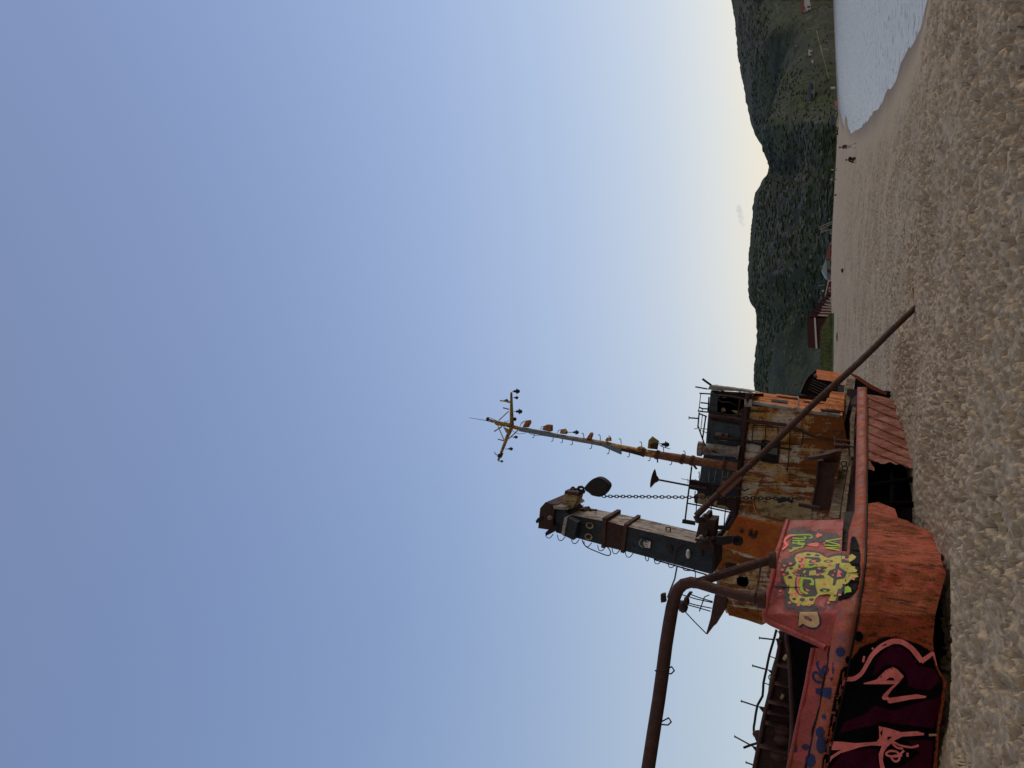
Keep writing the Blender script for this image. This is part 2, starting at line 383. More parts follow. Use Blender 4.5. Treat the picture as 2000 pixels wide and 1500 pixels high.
nt.links.new(bm_.outputs[2], bg.inputs[0]); bg.inputs[1].default_value = 1.0
sun = bpy.data.objects.new('sun', bpy.data.lights.new('sun', 'SUN')); COL.objects.link(sun)
sun.data.energy = 1.1; sun.data.angle = R(24); sun.data.color = (1, .8, .6)
sd = Vector((math.sin(R(SUN_AZ))*math.cos(R(9)), math.cos(R(SUN_AZ))*math.cos(R(9)), math.sin(R(9))))
sun.rotation_euler = sd.to_track_quat('Z', 'Y').to_euler(); sun.location = (40, 30, 40)
vs_ = sc.view_settings; vs_.view_transform = 'Standard'; vs_.look = 'None'; vs_.exposure = 0; vs_.gamma = 1

# ------------------------------------------------------------------ hull line (needed for the sand that lies against it)
YR = [(700,25.),(755,23.5),(900,19.5),(1000,16.8),(1100,14.6),(1200,13.6),(1300,13.3),(1400,13.2),(1500,13.2),(1750,13.6)]
KN = [(700,1692),(980,1691),(1092,1688),(1140,1682),(1172,1677),(1216,1671),(1308,1653),(1344,1645),(1452,1621),(1495,1614),(1750,1560)]
RU = [(700,1676),(1000,1670),(1040,1658),(1088,1654),(1160,1648),(1188,1638),(1226,1628),(1280,1619),(1308,1615),(1344,1608),(1392,1599),(1440,1587),(1500,1576),(1750,1520)]
def vn(x, s=0):                      # smooth 1-d wobble
    return math.sin(x*1.3+s)+.6*math.sin(x*2.9+1.7*s)+.3*math.sin(x*6.1+s*.3)
def hullY(px, py):
    k = lerp(KN, py); y = lerp(YR, py)
    if px < k: y += .0042*(k-px)
    else: y += .0022*(px-k)
    return y + .012*vn(px*.045+py*.02, 1)+.010*vn(py*.05-px*.02, 4)
def onHull(off=0.):
    return lambda px, py: at(px, py, hullY(px, py)-off)

# ------------------------------------------------------------------ ground: trampled sand sloping to the water
ZW = -1.5
near_px = [(1815,0),(1800,50),(1776,100),(1753,150),(1722,200),(1692,240),(1680,252),(1668,258),(1663,265)]
back_px = [(1656,250),(1654,232),(1651,228),(1649,254),(1646,240),(1642,222)]
W_near = [hitz(*p, ZW) for p in near_px]; W_back = [hitz(*p, ZW) for p in back_px]
a, b = W_near[0], W_near[1]
d0 = (a-b).normalized()
line = [(a.x+d0.x*90+60, a.y+d0.y*90-60)] + [(a.x+d0.x*20+6, a.y+d0.y*20-4)] + [(p.x, p.y) for p in W_near] + [(p.x, p.y) for p in W_back]
far = hitz(1639, 215, ZW); line += [(far.x, far.y)]
closed = line + [(far.x+40, far.y+500), (900, 1200), (900, -100)]
def vnoise(x, y, seed):
    xi = np.floor(x).astype(np.int64); yi = np.floor(y).astype(np.int64); fx = x-xi; fy = y-yi
    fx = fx*fx*fx*(fx*(fx*6-15)+10); fy = fy*fy*fy*(fy*(fy*6-15)+10)
    def h(i, j):
        n = (i*374761393 + j*668265263 + seed*974634777) & 0xFFFFFFFF
        n = ((n ^ (n >> 13))*1274126177) & 0xFFFFFFFF
        return ((n ^ (n >> 16)) & 0xFFFF)/65535.
    return (h(xi,yi)*(1-fx)+h(xi+1,yi)*fx)*(1-fy)+(h(xi,yi+1)*(1-fx)+h(xi+1,yi+1)*fx)*fy-.5
def sstep(x, a, b):
    t = np.clip((x-a)/(b-a), 0, 1); return t*t*(3-2*t)
contacts = []
for px, py in [(1737,775),(1748,790),(1756,820),(1768,858),(1778,890),(1788,916),(1787,940),(1784,956),(1780,975),(1776,996),(1800,1030),(1827,1042),(1837,1070),(1838,1093),(1846,1120)]:
    q = at(px, py, hullY(px, py)); contacts.append((q.x, q.y, q.z))
for px, py in [(1847,1333),(1840,1377),(1830,1427),(1826,1497),(1820,1600)]:
    q = at(px, py, hullY(px, py)); contacts.append((q.x, q.y, q.z))
for px, py, Y in [(1848,1150,13.3),(1852,1220,13.05),(1853,1270,13.0),(1850,1310,13.0)]:
    q = at(px, py, Y); contacts.append((q.x, q.y, q.z))
dipc = [at(1840, 1190, 14.2), at(1840, 1270, 14.0)]
def ground0(x, y):
    x = np.asarray(x, float); y = np.asarray(y, float)
    ins = np.zeros(x.shape, bool); d2 = np.full(x.shape, 1e12)
    n = len(closed); j = n-1
    for i in range(n):
        xi, yi = closed[i]; xj, yj = closed[j]
        cond = (yi > y) != (yj > y)
        ins ^= cond & (x < (xj-xi)*(y-yi)/(yj-yi+1e-12)+xi); j = i
    for (ax, ay), (bx, by) in zip(line[:-1], line[1:]):
        vx, vy = bx-ax, by-ay; t = np.clip(((x-ax)*vx+(y-ay)*vy)/(vx*vx+vy*vy), 0, 1)
        d2 = np.minimum(d2, (x-ax-vx*t)**2+(y-ay-vy*t)**2)
    d = np.sqrt(d2)
    z = np.where(ins, ZW-np.minimum(.045*d, 2.5), ZW+1.5*(1-np.exp(-d/(8+.11*np.clip(y-20,0,400)))))
    ang = x/np.maximum(y, 1.)
    z = z + 1.35*sstep(y, 45, 190)*sstep(-ang, -.34, -.12)*~ins
    return z, ins, d
def ground1(x, y):
    z, ins, d = ground0(x, y)
    num = np.zeros(z.shape); den = np.full(z.shape, .12)
    for cx, cy, cz in contacts:
        z0 = float(ground0(np.array([cx]), np.array([cy]))[0][0]); r2 = (x-cx)**2+(y-cy)**2
        w_ = np.exp(-r2/1.1**2); num += w_*(cz-z0); den += w_
    z = z+num/den
    z = z+(.035*vnoise(x/3.1, y/5.5, 51)+.016*vnoise(x/.9, y/1.6, 52))*np.exp(-(d/3.)**2)
    for q in dipc: z = z-.42*np.exp(-((x-q.x)/1.)**2-((y-q.y)/.62)**2)
    return z, ins, d
def gz(x, y): return float(ground1(np.array([float(x)]), np.array([float(y)]))[0][0])
def ghit(px, py, lo=6., hi=700.):
    """where the sight line through a photo point meets the sand"""
    d = ray(px, py); prev = lo; Y = lo
    Ys = np.geomspace(lo, hi, 900); P = [CAM+d*(t/d.y) for t in Ys]
    zs = ground1(np.array([p.x for p in P]), np.array([p.y for p in P]))[0]
    for p, z in zip(P, zs):
        if p.z <= z: return Vector((p.x, p.y, z))
    return None
NR, NC = 2400, 700
t = np.arange(NR); yy = 2.2*np.exp(t*math.log(640/2.2)/(NR-1))-4.0+0.
s = np.linspace(-1, 1, NC); ss = .95*s*(.42+.58*s*s)
# a few coarse rows behind the camera so the sheet reaches all round
X = ss[None, :]*(yy[:, None]+6); Y = np.repeat(yy[:, None], NC, 1)
zg, ins, dw = ground1(X, Y)
dist = np.hypot(X, Y)
amp = sstep(dw, .8, 5)*(~ins); fade = 1-sstep(dist, 90, 220)*.6
busy = .2+1.35*sstep(vnoise(X/1.7, Y/1.7, 31)+.5*vnoise(X/.6, Y/.6, 32), -.35, .35)
wx = X+.05*vnoise(X/.2, Y/.2, 41); wy = Y+.05*vnoise(X/.2, Y/.2, 42)
wx = X+.03*vnoise(X/.11, Y/.11, 41); wy = Y+.03*vnoise(X/.11, Y/.11, 42)
hgt = .10*vnoise(X/2.6, Y/2.6, 1)+.035*vnoise(X/.8, Y/.8, 2)+busy*(.014*vnoise(X/.3, Y/.3, 3)+.016*vnoise(wx/.10, wy/.12, 4)+.007*vnoise(wx/.05, wy/.05, 5)
      -.1*sstep(vnoise(wx/.09, wy/.12, 6), .08, .22)-.065*sstep(vnoise(wx/.052, wy/.07, 7), .08, .22))
stamp = np.zeros_like(hgt); rng = np.random.default_rng(5)
NS = 16000
syy = 5+65*rng.random(NS)**1.35; sxx = (rng.random(NS)*2-1)*(syy*.62+2.)
for cx, cy in zip(sxx, syy):
    kk = rng.random(5); a_ = kk[0]*6.283; L = .08+.08*kk[1]; B = .045+.035*kk[2]; dep = .03+.05*kk[3]
    rr = L*2.0
    i0, i1 = np.searchsorted(yy, (cy-rr, cy+rr))
    if i1 <= i0: continue
    xm = cx/(yy[(i0+i1)//2 if (i0+i1)//2 < NR else NR-1]+6); wr = rr*1.25/(cy+6)
    j0, j1 = np.searchsorted(ss, (xm-wr, xm+wr))
    if j1 <= j0: continue
    dx = X[i0:i1, j0:j1]-cx; dy = Y[i0:i1, j0:j1]-cy
    u_ = (dx*math.cos(a_)+dy*math.sin(a_))/L; v_ = (-dx*math.sin(a_)+dy*math.cos(a_))/B
    q = np.sqrt(u_*u_+v_*v_)
    stamp[i0:i1, j0:j1] += -dep*(1-sstep(q, .55, 1.05)) + dep*.3*np.exp(-((q-1.25)/.28)**2)*(1+.5*np.sign(u_))
hgt = hgt + 1.25*np.clip(stamp, -.17, .12)
# the windblown smoother skirt beside the hull
hs = np.ones_like(hgt)
for cx, cy, cz in contacts: hs = np.minimum(hs, .25+.75*sstep(np.hypot(X-cx, Y-cy), .3, 1.6))
zg = zg+hgt*amp*fade*hs*1.05
co = np.stack([X, Y, zg], -1).reshape(-1, 3)
ii = (np.arange(NR-1)[:, None]*NC+np.arange(NC-1)[None, :]).reshape(-1)
fc = np.stack([ii, ii+1, ii+NC+1, ii+NC], -1)
me = bpy.data.meshes.new('sand'); me.vertices.add(len(co)); me.vertices.foreach_set('co', co.ravel())
me.loops.add(fc.size); me.loops.foreach_set('vertex_index', fc.ravel()); me.polygons.add(len(fc))
me.polygons.foreach_set('loop_start', np.arange(0, fc.size, 4)); me.polygons.foreach_set('loop_total', np.full(len(fc), 4))
me.polygons.foreach_set('use_smooth', np.ones(len(fc), bool)); me.update()
k = NT('beach_sand'); v = k.map()
geo = k.n.new('ShaderNodeNewGeometry'); sp = k.n.new('ShaderNodeSeparateXYZ'); k.l.new(geo.outputs['Position'], sp.inputs[0])
n1 = k.noise(v, .9, 6, .6); n2 = k.noise(v, 11, 8, .7); n3 = k.noise(v, 40, 6, .75)
c = k.mix(k.ramp(n1, .3, .7), srgb(208,187,154), srgb(194,175,146)); c = k.mix(k.ramp(n2, .3, .75), c, srgb(158,141,117)); c = k.mix(k.ramp(n3, .35, .8, 0, .55), c, srgb(112,100,84))
wet = k.ramp(k.math('ADD', sp.outputs['Z'], k.math('MULTIPLY', n1, .12)), ZW+.03, ZW+.3, .75, 0)
c = k.mix(wet, c, srgb(118,101,86))
n4 = k.noise(v, 13, 6, .7); bn = k.bump(n3, .4, .02); bn = k.bump(n4, .3, .05, bn)
me.materials.append(k.done(c, k.math('SUBTRACT', .95, k.math('MULTIPLY', wet, .2)), bn, 0, .12))
sand = bpy.data.objects.new('sand', me); COL.objects.link(sand); tag(sand, 'trampled grey-tan beach sand sloping to the water', 'sand', kind='structure')
mb = MB(); mb.add([(-900,-900,-2.2),(900,-900,-2.2),(900,-4,-2.2),(-900,-4,-2.2)], [(0,1,2,3)])
mb.build('ground', me.materials[0], label='sand beach stretching away behind the viewer', cat='ground', kind='structure')
# water
mb = MB(); nx, ny = 90, 120
ys = np.geomspace(5, 1100, ny); xs = np.linspace(0, 1, nx)
vs = []
for y_ in ys:
    x0 = -5+.02*y_; x1 = 60+1.0*y_
    for q in xs: vs.append((x0+(x1-x0)*q, y_, ZW))
mb.add(vs, [(i*nx+j, i*nx+j+1, (i+1)*nx+j+1, (i+1)*nx+j) for i in range(ny-1) for j in range(nx-1)], 0, True)
k = NT('sea_water'); v = k.map((1, 1, 1), (0, 0, R(20)))
vw = k.map((1, .75, 1), (0, 0, R(-52)))
n1 = k.noise(vw, 1.9, 7, .68, .4); n2 = k.noise(vw, 5, 5, .6)
c = k.mix(k.ramp(n1, .5, .64), srgb(214,214,208), srgb(98,106,110))  # pale sky reflection and dark ripple faces put into the base colour
bn = k.bump(n1, .55, .14); bn = k.bump(n2, .4, .05, bn)
mw = k.done(c, .16, bn, 0, .5); k.bsdf.inputs['IOR'].default_value = 1.33
mb.build('water', mw, label='pale rippled sea in the bay', cat='water', kind='structure')
# ------------------------------------------------------------------ hill behind the bay
SKYL = [(-260,1452),(-150,1440),(-60,1432),(0,1430),(50,1437),(100,1440),(150,1447),(200,1456),(240,1466),(262,1474),(285,1489),(310,1502),(325,1504),(336,1499),(352,1488),(378,1475),(400,1472),(450,1469),(500,1464),(545,1461),(580,1462),(594,1467),(604,1475),(660,1477),(720,1472),(760,1473),(850,1484),(1000,1512),(1100,1545),(1180,1588),(1250,1602),(1500,1604),(1760,1604)]
BASE = [(-260,1626),(0,1627),(100,1631),(200,1635),(240,1638),(270,1637),(300,1634),(340,1632),(400,1630),(460,1629),(560,1626),(620,1624),(700,1622),(760,1621),(1000,1617),(1760,1612)]
RIDGE = [(-260,1150),(0,1000),(200,900),(320,780),(360,620),(560,560),(760,540),(1760,500)]
cols = np.arange(-260, 1764, 4.); NT_ = 130
hv = []; hbase = {}
for c_ in cols:
    vb = lerp(BASE, c_); h = None
    d = ray(vb, c_)
    if c_ < 240: p = hitz(vb, c_, ZW+.02)
    else:
        p = CAM+d*(lerp([(240,274),(330,266),(470,250),(620,225),(760,190),(1760,150)], c_)/d.y)
    hbase[c_] = p; r0 = p.y; r1 = lerp(RIDGE, c_); vr = lerp(SKYL, c_)
    hv.append((p.x*.97, p.y*.97, p.z-2.5))
    for i in range(NT_):
        tt = i/(NT_-1)
        e = tt
        prof = .42*(1-(1-e)**2.2)+.58*e**1.1        # quick rise, then a long slope
        v_ = vb+(vr-vb)*prof
        Yd = r0+(r1-r0)*(e**1.7)
        q = at(v_, c_, Yd); hv.append(tuple(q))
    q = at(vr, c_, r1)
    hv.append((q.x*1.12, q.y*1.12, q.z*.95)); hv.append((q.x*1.6, q.y*1.6, -20))
A = np.array(hv).reshape(len(cols), NT_+3, 3)
tt = np.linspace(0, 1, NT_); env = np.sin(np.clip(tt*3.0, 0, math.pi/2))*(1-.93*sstep(tt, .45, .95))
x_, y_ = A[:, 1:NT_+1, 0], A[:, 1:NT_+1, 1]
big = vnoise(x_/110, y_/240, 11)*22+vnoise(x_/45, y_/130, 12)*12+vnoise(x_/18, y_/70, 13)*5+vnoise(x_/8, y_/34, 14)*2
A[:, 1:NT_+1, 2] += big*env[None, :]
rg = vnoise(cols/9, cols*0, 21)*1.1+vnoise(cols/3.5, cols*0, 22)*.8
A[:, NT_-2:NT_+2, 2] += (rg*(A[:, NT_, 1]/900))[:, None]
nr = NT_+3; ii = (np.arange(len(cols)-1)[:, None]*nr+np.arange(nr-1)[None, :]).reshape(-1)
mb = MB(); mb.v = [tuple(p) for p in A.reshape(-1, 3)]; mb.ed = [1.]*len(mb.v)
mb.f = [tuple(f) for f in np.stack([ii, ii+nr, ii+nr+1, ii+1], -1)]; mb.mi = [0]*len(mb.f); mb.sm = [True]*len(mb.f)
k = NT('tundra_hill'); v = k.map()
vh = k.map((1, .42, 1.4)); n1 = k.noise(vh, .014, 6, .62, .5); n2 = k.noise(vh, .05, 8, .7, .4); n3 = k.noise(vh, .3, 8, .78); n4 = k.noise(k.map((1, .2, 2.4), loc=(40,7,3)), .09, 9, .78)
c = k.mix(k.ramp(n1, .38, .62), srgb(50,64,37), srgb(33,46,38)); c = k.mix(k.ramp(n2, .46, .58), c, srgb(66,79,42)); n5 = k.noise(vh, 1.1, 5, .8); c = k.mix(k.ramp(n3, .42, .6, 0, .8), c, srgb(20,31,30)); c = k.mix(k.ramp(n5, .5, .62, 0, .6), c, srgb(18,27,26))
c = k.mix(k.ramp(n4, .5, .58, 0, .5), c, srgb(64,68,54))
sx = k.n.new('ShaderNodeSeparateXYZ'); k.l.new(v, sx.inputs[0])
rock = k.math('MULTIPLY', k.ramp(k.noise(vh, .022, 5), .48, .6), k.ramp(n3, .5, .58)); c = k.mix(k.math('MULTIPLY', rock, .5), c, srgb(124,120,116))
crest = k.math('MULTIPLY', k.ramp(sx.outputs['Z'], 45, 105), k.ramp(n4, .4, .56)); c = k.mix(k.math('MULTIPLY', crest, .55), c, srgb(84,82,76))
bn = k.bump(n3, .6, 1.5)
MHILL = k.done(c, .95, bn, 0, .15)
hill = mb.build('hill', MHILL, label='dark green rocky hills across the bay', cat='hill', kind='structure')
# low scrub and stones all over the slopes
def scatter(name, count, rlo, rhi, sq, mat, label, lo, hi, seed):
    g = np.random.default_rng(seed); ci = g.integers(0, int((1040-cols[0])/4), count); tj = 1+(lo+(hi-lo)*g.random(count))*(NT_-2)
    ji = tj.astype(int); fr = (tj-ji)[:, None]; fx = g.random(count)[:, None]
    P0 = (A[ci, ji]*(1-fr)+A[ci, ji+1]*fr)*(1-fx)+(A[ci+1, ji]*(1-fr)+A[ci+1, ji+1]*fr)*fx
    unit = MB(); unit.ball((0,0,0), 1., 0, 5); U = np.array(unit.v); mb = MB(); dens = vnoise(P0[:, 0]/60, P0[:, 1]/120, seed)
    for p, d_ in zip(P0, dens):
        if d_ < -.05: continue
        if p[0]/p[1] > .385 and p[2] < 45 and g.random() < .8: continue
        r_ = g.uniform(rlo, rhi)*(.6+p[1]/900.); V = U*(r_*np.array(sq))*(1+.45*(g.random(U.shape)-.5)); V = V+p+np.array((0,0,r_*.25))
        b = len(mb.v); mb.v += [tuple(q) for q in V]; mb.ed += [1.]*len(V); mb.f += [tuple(b+i for i in f) for f in unit.f]; mb.mi += [0]*len(unit.f); mb.sm += [False]*len(unit.f); mb.gp += [0]*len(unit.f)
    mb.build(name, mat, label=label, cat=name, kind='stuff')
k = NT('scrub_leaves'); v = k.map(); n1 = k.noise(v, .03, 5, .7); n2 = k.noise(v, .6, 4, .7)
c = k.mix(k.ramp(n1, .4, .6), srgb(40,56,38), srgb(62,78,44)); c = k.mix(k.ramp(n2, .4, .65, 0, .5), c, srgb(30,42,34))
scatter('scrub', 9000, .2, .7, (2.2,1.4,.42), k.done(c, .95, None, 0, .1), 'low dark green scrub covering the hillsides', .02, .97, 61)
scatter('hill_stones', 1600, .2, .75, (1.6,1,.7), plain('hill_stone', srgb(116,112,106), .9, .4, .8), 'grey stones and outcrops scattered over the hillsides', .1, .99, 73)
def hill_at(px, py):
    """a point on the modelled hill under a photo point"""
    i = int(round((py-cols[0])/4)); i = max(0, min(len(cols)-1, i)); best = None
    for j in range(1, NT_+1):
        q = A[i, j]; dv = Vector(q)-CAM; dep = dv.dot(fw); v_ = 1000-F*dv.dot(up)/dep
        if v_ <= px:
            # keep to the sight line, at that depth
            return at(px, py, float(q[1]))
    return at(px, py, float(A[i, NT_, 1]))
# dark wet rock strip along the far shore
mb = MB(); rr = random.Random(3)
for i in range(260):
    py = rr.uniform(-60, 262); vb = lerp(BASE, py)-rr.random()**2*6
    p = hitz(lerp(BASE, py), py, ZW) if py < 245 else ghit(lerp(BASE, py), py, 60, 300)
    if p is None: continue
    q = at(vb, py, p.y+ (lerp(BASE, py)-vb)*.6); r_ = p.y*rr.uniform(.8, 2.2)/F
    mb.ball((q.x, q.y, q.z), r_, 0, 6, (rr.uniform(1.2,2.6), 1, rr.uniform(.5,.9)))
mb.build('shore_rocks', plain('shore_rock', srgb(62,56,60), .85, .5, .8), label='dark rocks crowded along the far waterline', cat='rocks', kind='stuff')
# =================================================================== the wreck
base = at(1800, 1050, 16.)
ship = empty('shipwreck', (base.x, base.y, 0.), 'rusty red and orange wrecked trawler with graffiti on its hull, stranded on the sand', 'ship')
HB = onHull()
Lb = [(1772,1017),(1790,1028),(1829,1042),(1837,1070),(1838,1093),(1848,1120),(1838,1157),(1827,1200),(1822,1250),(1824,1273),(1833,1307),(1849,1333),(1843,1377),(1834,1427),(1830,1497),(1826,1560),(1820,1700)]
kn = [(lerp(KN, y), y) for y in range(985, 1701, 15)]
hullL = kn + Lb[::-1] + [(1754,1012),(1748,994),(1716,981)]
ribs = lambda px, py: at(px, py, hullY(px, py)+.03*(((py-.42*(px-1690))/13.) % 1.)+.02*vn(px*.02+py*.06, 7))
hullR = [(1692,770),(1692,885),(1697,900),(1702,906),(1708,915),(1709,920),(1696,915),(1694,912),(1692.5,911),(1692,770)]
hole = [(1788,916),(1768,912),(1758,906),(1750,908),(1738,902),(1728,906),(1720,906),(1714,902),(1708,902),(1700,900),(1702,906),(1708,914),(1708,920),(1696,916)]
hullR = [(1692,770)]+[(1692,y) for y in range(790, 915, 20)]+hole[::-1]+[(1790,917),(1781,890),(1771,858),(1759,820),(1752,790),(1738,778),(1716,773)]
dent = lambda px, py: at(px, py, hullY(px, py)+.035*max(0, vn(px*.03+1, 2))*max(0, vn(py*.028, 5)))
mb = MB(); sheet(mb, hullL, dent, 7, (0, .03, 0)); hull = mb.build('hull', M['hull_red'], ship)
mb = MB(); sheet(mb, hullR, ribs, 5, (0, .04, 0)); mb.build('hull_planking', M['plank_red'], ship)
# open joints between the planks
mb = MB()
for y0 in range(640, 915, 17):
    pts = [(1693+8*i, y0+.42*8*i+.25*vn(i*.7+y0, 2)) for i in range(14)]; run = []
    for p in pts+[(0,0)]:
        if inside(hullR, *p): run.append(p)
        else:
            if len(run) > 2: mb.tube([at(p_[0], p_[1], hullY(*p_)-.022) for p_ in run], [.012+.006*abs(vn(q_*.9+y0, 1)) for q_ in range(len(run))], 5)
            run = []
mb.split('plank_joint', M['plank_red'], ship)
# the boat's inside, shade painted near-black: bulkhead behind the holes, deck, far side
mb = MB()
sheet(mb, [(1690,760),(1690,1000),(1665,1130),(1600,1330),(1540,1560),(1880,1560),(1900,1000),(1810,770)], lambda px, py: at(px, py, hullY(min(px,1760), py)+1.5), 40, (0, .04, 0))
mb.build('inner_bulkhead', M['inside_shade'], ship)
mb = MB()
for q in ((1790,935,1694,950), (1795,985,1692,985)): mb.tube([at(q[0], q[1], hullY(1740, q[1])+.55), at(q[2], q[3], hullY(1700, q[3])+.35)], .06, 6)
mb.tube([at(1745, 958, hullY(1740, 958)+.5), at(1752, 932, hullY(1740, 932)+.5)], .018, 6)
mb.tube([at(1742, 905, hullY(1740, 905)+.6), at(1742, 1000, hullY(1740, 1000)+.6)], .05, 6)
mb.build('hull_frame', M['inside_shade'], ship)
# closed bow stub at the far right: torn plate edge and a black sheet for the open end's shade
mb = MB(); sheet(mb, [G8(1130,265),G8(1250,315),G8(1330,372),G8(1480,470),G8(1750,605),G8(1735,660),G8(1600,600),G8(1450,530),G8(1310,430),G8(1200,360),G8(1100,285)], lambda px, py: at(px, py, 24.6), 6, (0, .05, 0)); mb.build('torn_plate', M['rail_red'], ship)
mb = MB(); sheet(mb, [G8(1190,330),G8(1310,400),G8(1750,640),G8(1770,790),G8(1400,720),G8(1150,640)], lambda px, py: at(px, py, 25.1+.01*(py-740)), 10, (0, .05, 0)); mb.build('bow_shade_sheet', M['black'], ship)
# rubbing strake: a heavy half-round along the hull top
mb = MB(); ys = list(range(740, 1701, 8)); NQ = 9; vs = []
for y in ys:
    a0, a1 = lerp(RU, y), lerp(KN, y); y_ = max(y, 756)
    if y < 756: continue
    big = 1 if y > 985 else .8
    for i in range(NQ):
        t_ = i/(NQ-1); px = a0+(a1+1.5-a0)*t_
        bul = math.sin(math.pi*t_)**.6*(.13*big)*(1+.12*vn(y*.05, 3)+.1*vn(y*.13, 1))
        if 1075 < y < 1120: bul *= .75
        vs.append(at(px, y, hullY(px, y)-bul-.01))
nn_ = len(vs)//NQ
mb.add(vs, [(i*NQ+j, i*NQ+j+1, (i+1)*NQ+j+1, (i+1)*NQ+j) for i in range(nn_-1) for j in range(NQ-1)], 0, True)
mb.add(vs[:NQ], [tuple(range(NQ))])
# inboard return so it is not paper-thin
bk = []
for i in range(nn_):
    p = Vector(vs[i*NQ]); bk += [p, p+Vector((0, .22, 0))]
mb.add(bk, [(2*i, 2*i+1, 2*i+3, 2*i+2) for i in range(nn_-1)])
strake = mb.build('rubbing_strake', M['rail_red'], ship)
mb = MB(); pts = [(lerp(KN, y)+2.5, y) for y in range(775, 1690, 10)]
mb.tube([at(p[0], p[1], hullY(*p)-.006) for p in pts], .022, 6); mb.build('strake_seam', M['black'], ship)
# raised bulwark with the painted face
panel = [(1537,1017),(1534,1021),(1524,1060),(1516,1085),(1508,1128),(1500,1160),(1493,1192),(1492,1200),(1494,1210),(1500,1216),(1530,1230),(1562,1244),(1590,1256),(1617,1270),(1620,1268),(1628,1226),(1638,1188),(1648,1160),(1654,1088),(1656,1078),(1644,1077),(1645,1045),(1648,1015),(1600,1016)]
PB = lambda px, py: at(px, py, hullY(px, py)+.015*max(0, vn(px*.05, 3)))
mb = MB(); sheet(mb, panel, PB, 6, (0, .035, 0)); bpanel = mb.build('bulwark_panel', M['panel_red'], ship)
mb = MB()
top = smooth_line([(1537,1018),(1524,1060),(1516,1085),(1508,1128),(1500,1160),(1494,1192),(1493,1204),(1502,1215),(1530,1228),(1562,1242),(1590,1254),(1612,1266)], 4)
mb.tube([at(p[0]+1.5, p[1], hullY(*p)+.01) for p in top], .055, 8); mb.build('capping_rail', M['panel_red'], bpanel)
mb = MB()
for pts in ([(1552,1124),(1576,1124),(1592,1124.5)],[(1508,1146),(1570,1147),(1634,1148.5)],[(1644,1078),(1643,1092)]): mb.tube([at(p[0], p[1], hullY(*p)-.001) for p in pts], .006, 5)
mb.split('weld_line', M['black'], bpanel)
# lower bulwark running out of frame, numbers sprayed on it
bul = [(1617,1268),(1587,1266),(1580,1305),(1573,1344),(1565,1380),(1557,1416),(1548,1460),(1539,1500),(1527,1560),(1500,1700)]+[(lerp(RU, y), y) for y in range(1700, 1271, -15)]
mb = MB(); sheet(mb, bul, PB, 8, (0, .035, 0)); bulw = mb.build('bulwark', M['panel_red'], ship)
mb = MB(); mb.tube([at(p[0]+1, p[1], hullY(*p)) for p in bul[1:10]], .035, 8); mb.build('capping_rail', M['panel_red'], bulw)
mb = MB(); pts = [(lerp(RU, y)-1+1.5*vn(y*.06, 1), y) for y in range(1262, 1690, 9)]; mb.tube([at(p[0], p[1], hullY(*p)-.008) for p in pts], .02, 6); mb.build('seam', M['black'], bulw)

# ---- paint
def P_(off): 
    def f(px, py):
        a0, a1 = lerp(RU, py), lerp(KN, py); b = 0
        if a0 < px < a1: 
            t_ = (px-a0)/(a1-a0); b = math.sin(math.pi*t_)**.6*.13*(1+.12*vn(py*.05, 3)+.1*vn(py*.13, 1))*(.75 if 1075 < py < 1120 else 1)+.022
        elif px >= a1: b = 0
        return at(px, py, hullY(px, py)-b-off)
    return f
GY = lambda pts: [G1(*p) for p in pts]
mf = MB()   # 0 grey 1 yellow 2 pink 3 lime 4 black 5 palepink
mf_m = [M['grey'], M['yel'], M['pink'], M['lime'], M['blk'], M['ltpink'], M['navy'], M['greysoft']]
sheet(mf, jag(GY([(1560,930),(1600,560),(1700,520),(1790,700),(1830,900),(1820,1350),(1800,1560),(1720,1700),(1620,1790),(1500,1830),(1400,1850),(1330,1900),(1320,1700),(1500,1200)]), .8, 5), P_(.003), 5, None, 4, 7)
for c_, rx, ry in (((200,1540),90,90),((235,1680),110,130),((1090,1880),150,150),((1200,1950),120,110),((330,1000),130,110),((1080,820),200,70)): sheet(mf, [G1(*p) for p in ell(c_, rx, ry)], P_(.004), 4, None, 5, 13)
for c_, rx, ry in (((640,520),330,190),((330,1180),150,260),((230,1560),130,150),((1050,600),420,170),((700,1990),480,140),((1200,1900),160,140)): sheet(mf, [G1(*p) for p in ell(c_, rx, ry)], P_(.0045), 5, None, 7, 13)
sheet(mf, jag(GY([(390,520),(420,440),(560,390),(590,460),(680,440),(760,490),(830,450),(850,500),(930,500),(980,420),(1040,430),(1050,500),(1380,500),(1390,600),(1440,800),(1120,700),(1060,700),(900,690),(700,800),(560,830),(420,860),(380,780),(450,600)]), .5, 4), P_(.005), 5, None, 0, 3)
sheet(mf, jag(GY([(460,930),(560,880),(640,850),(740,830),(900,850),(1040,870),(1110,920),(1160,960),(1210,905),(1420,895),(1560,930),(1600,1050),(1500,1650),(1400,1750),(1340,1900),(1210,1720),(1130,1720),(980,1760),(900,1880),(1000,1990),(800,2070),(560,2000),(380,1990),(300,1880),(310,1700),(330,1600),(240,1560),(300,1480),(230,1420),(280,1280),(260,1180),(340,1060)]), .4, 4), P_(.006), 5, None, 0, 2.5)
o_ = .009
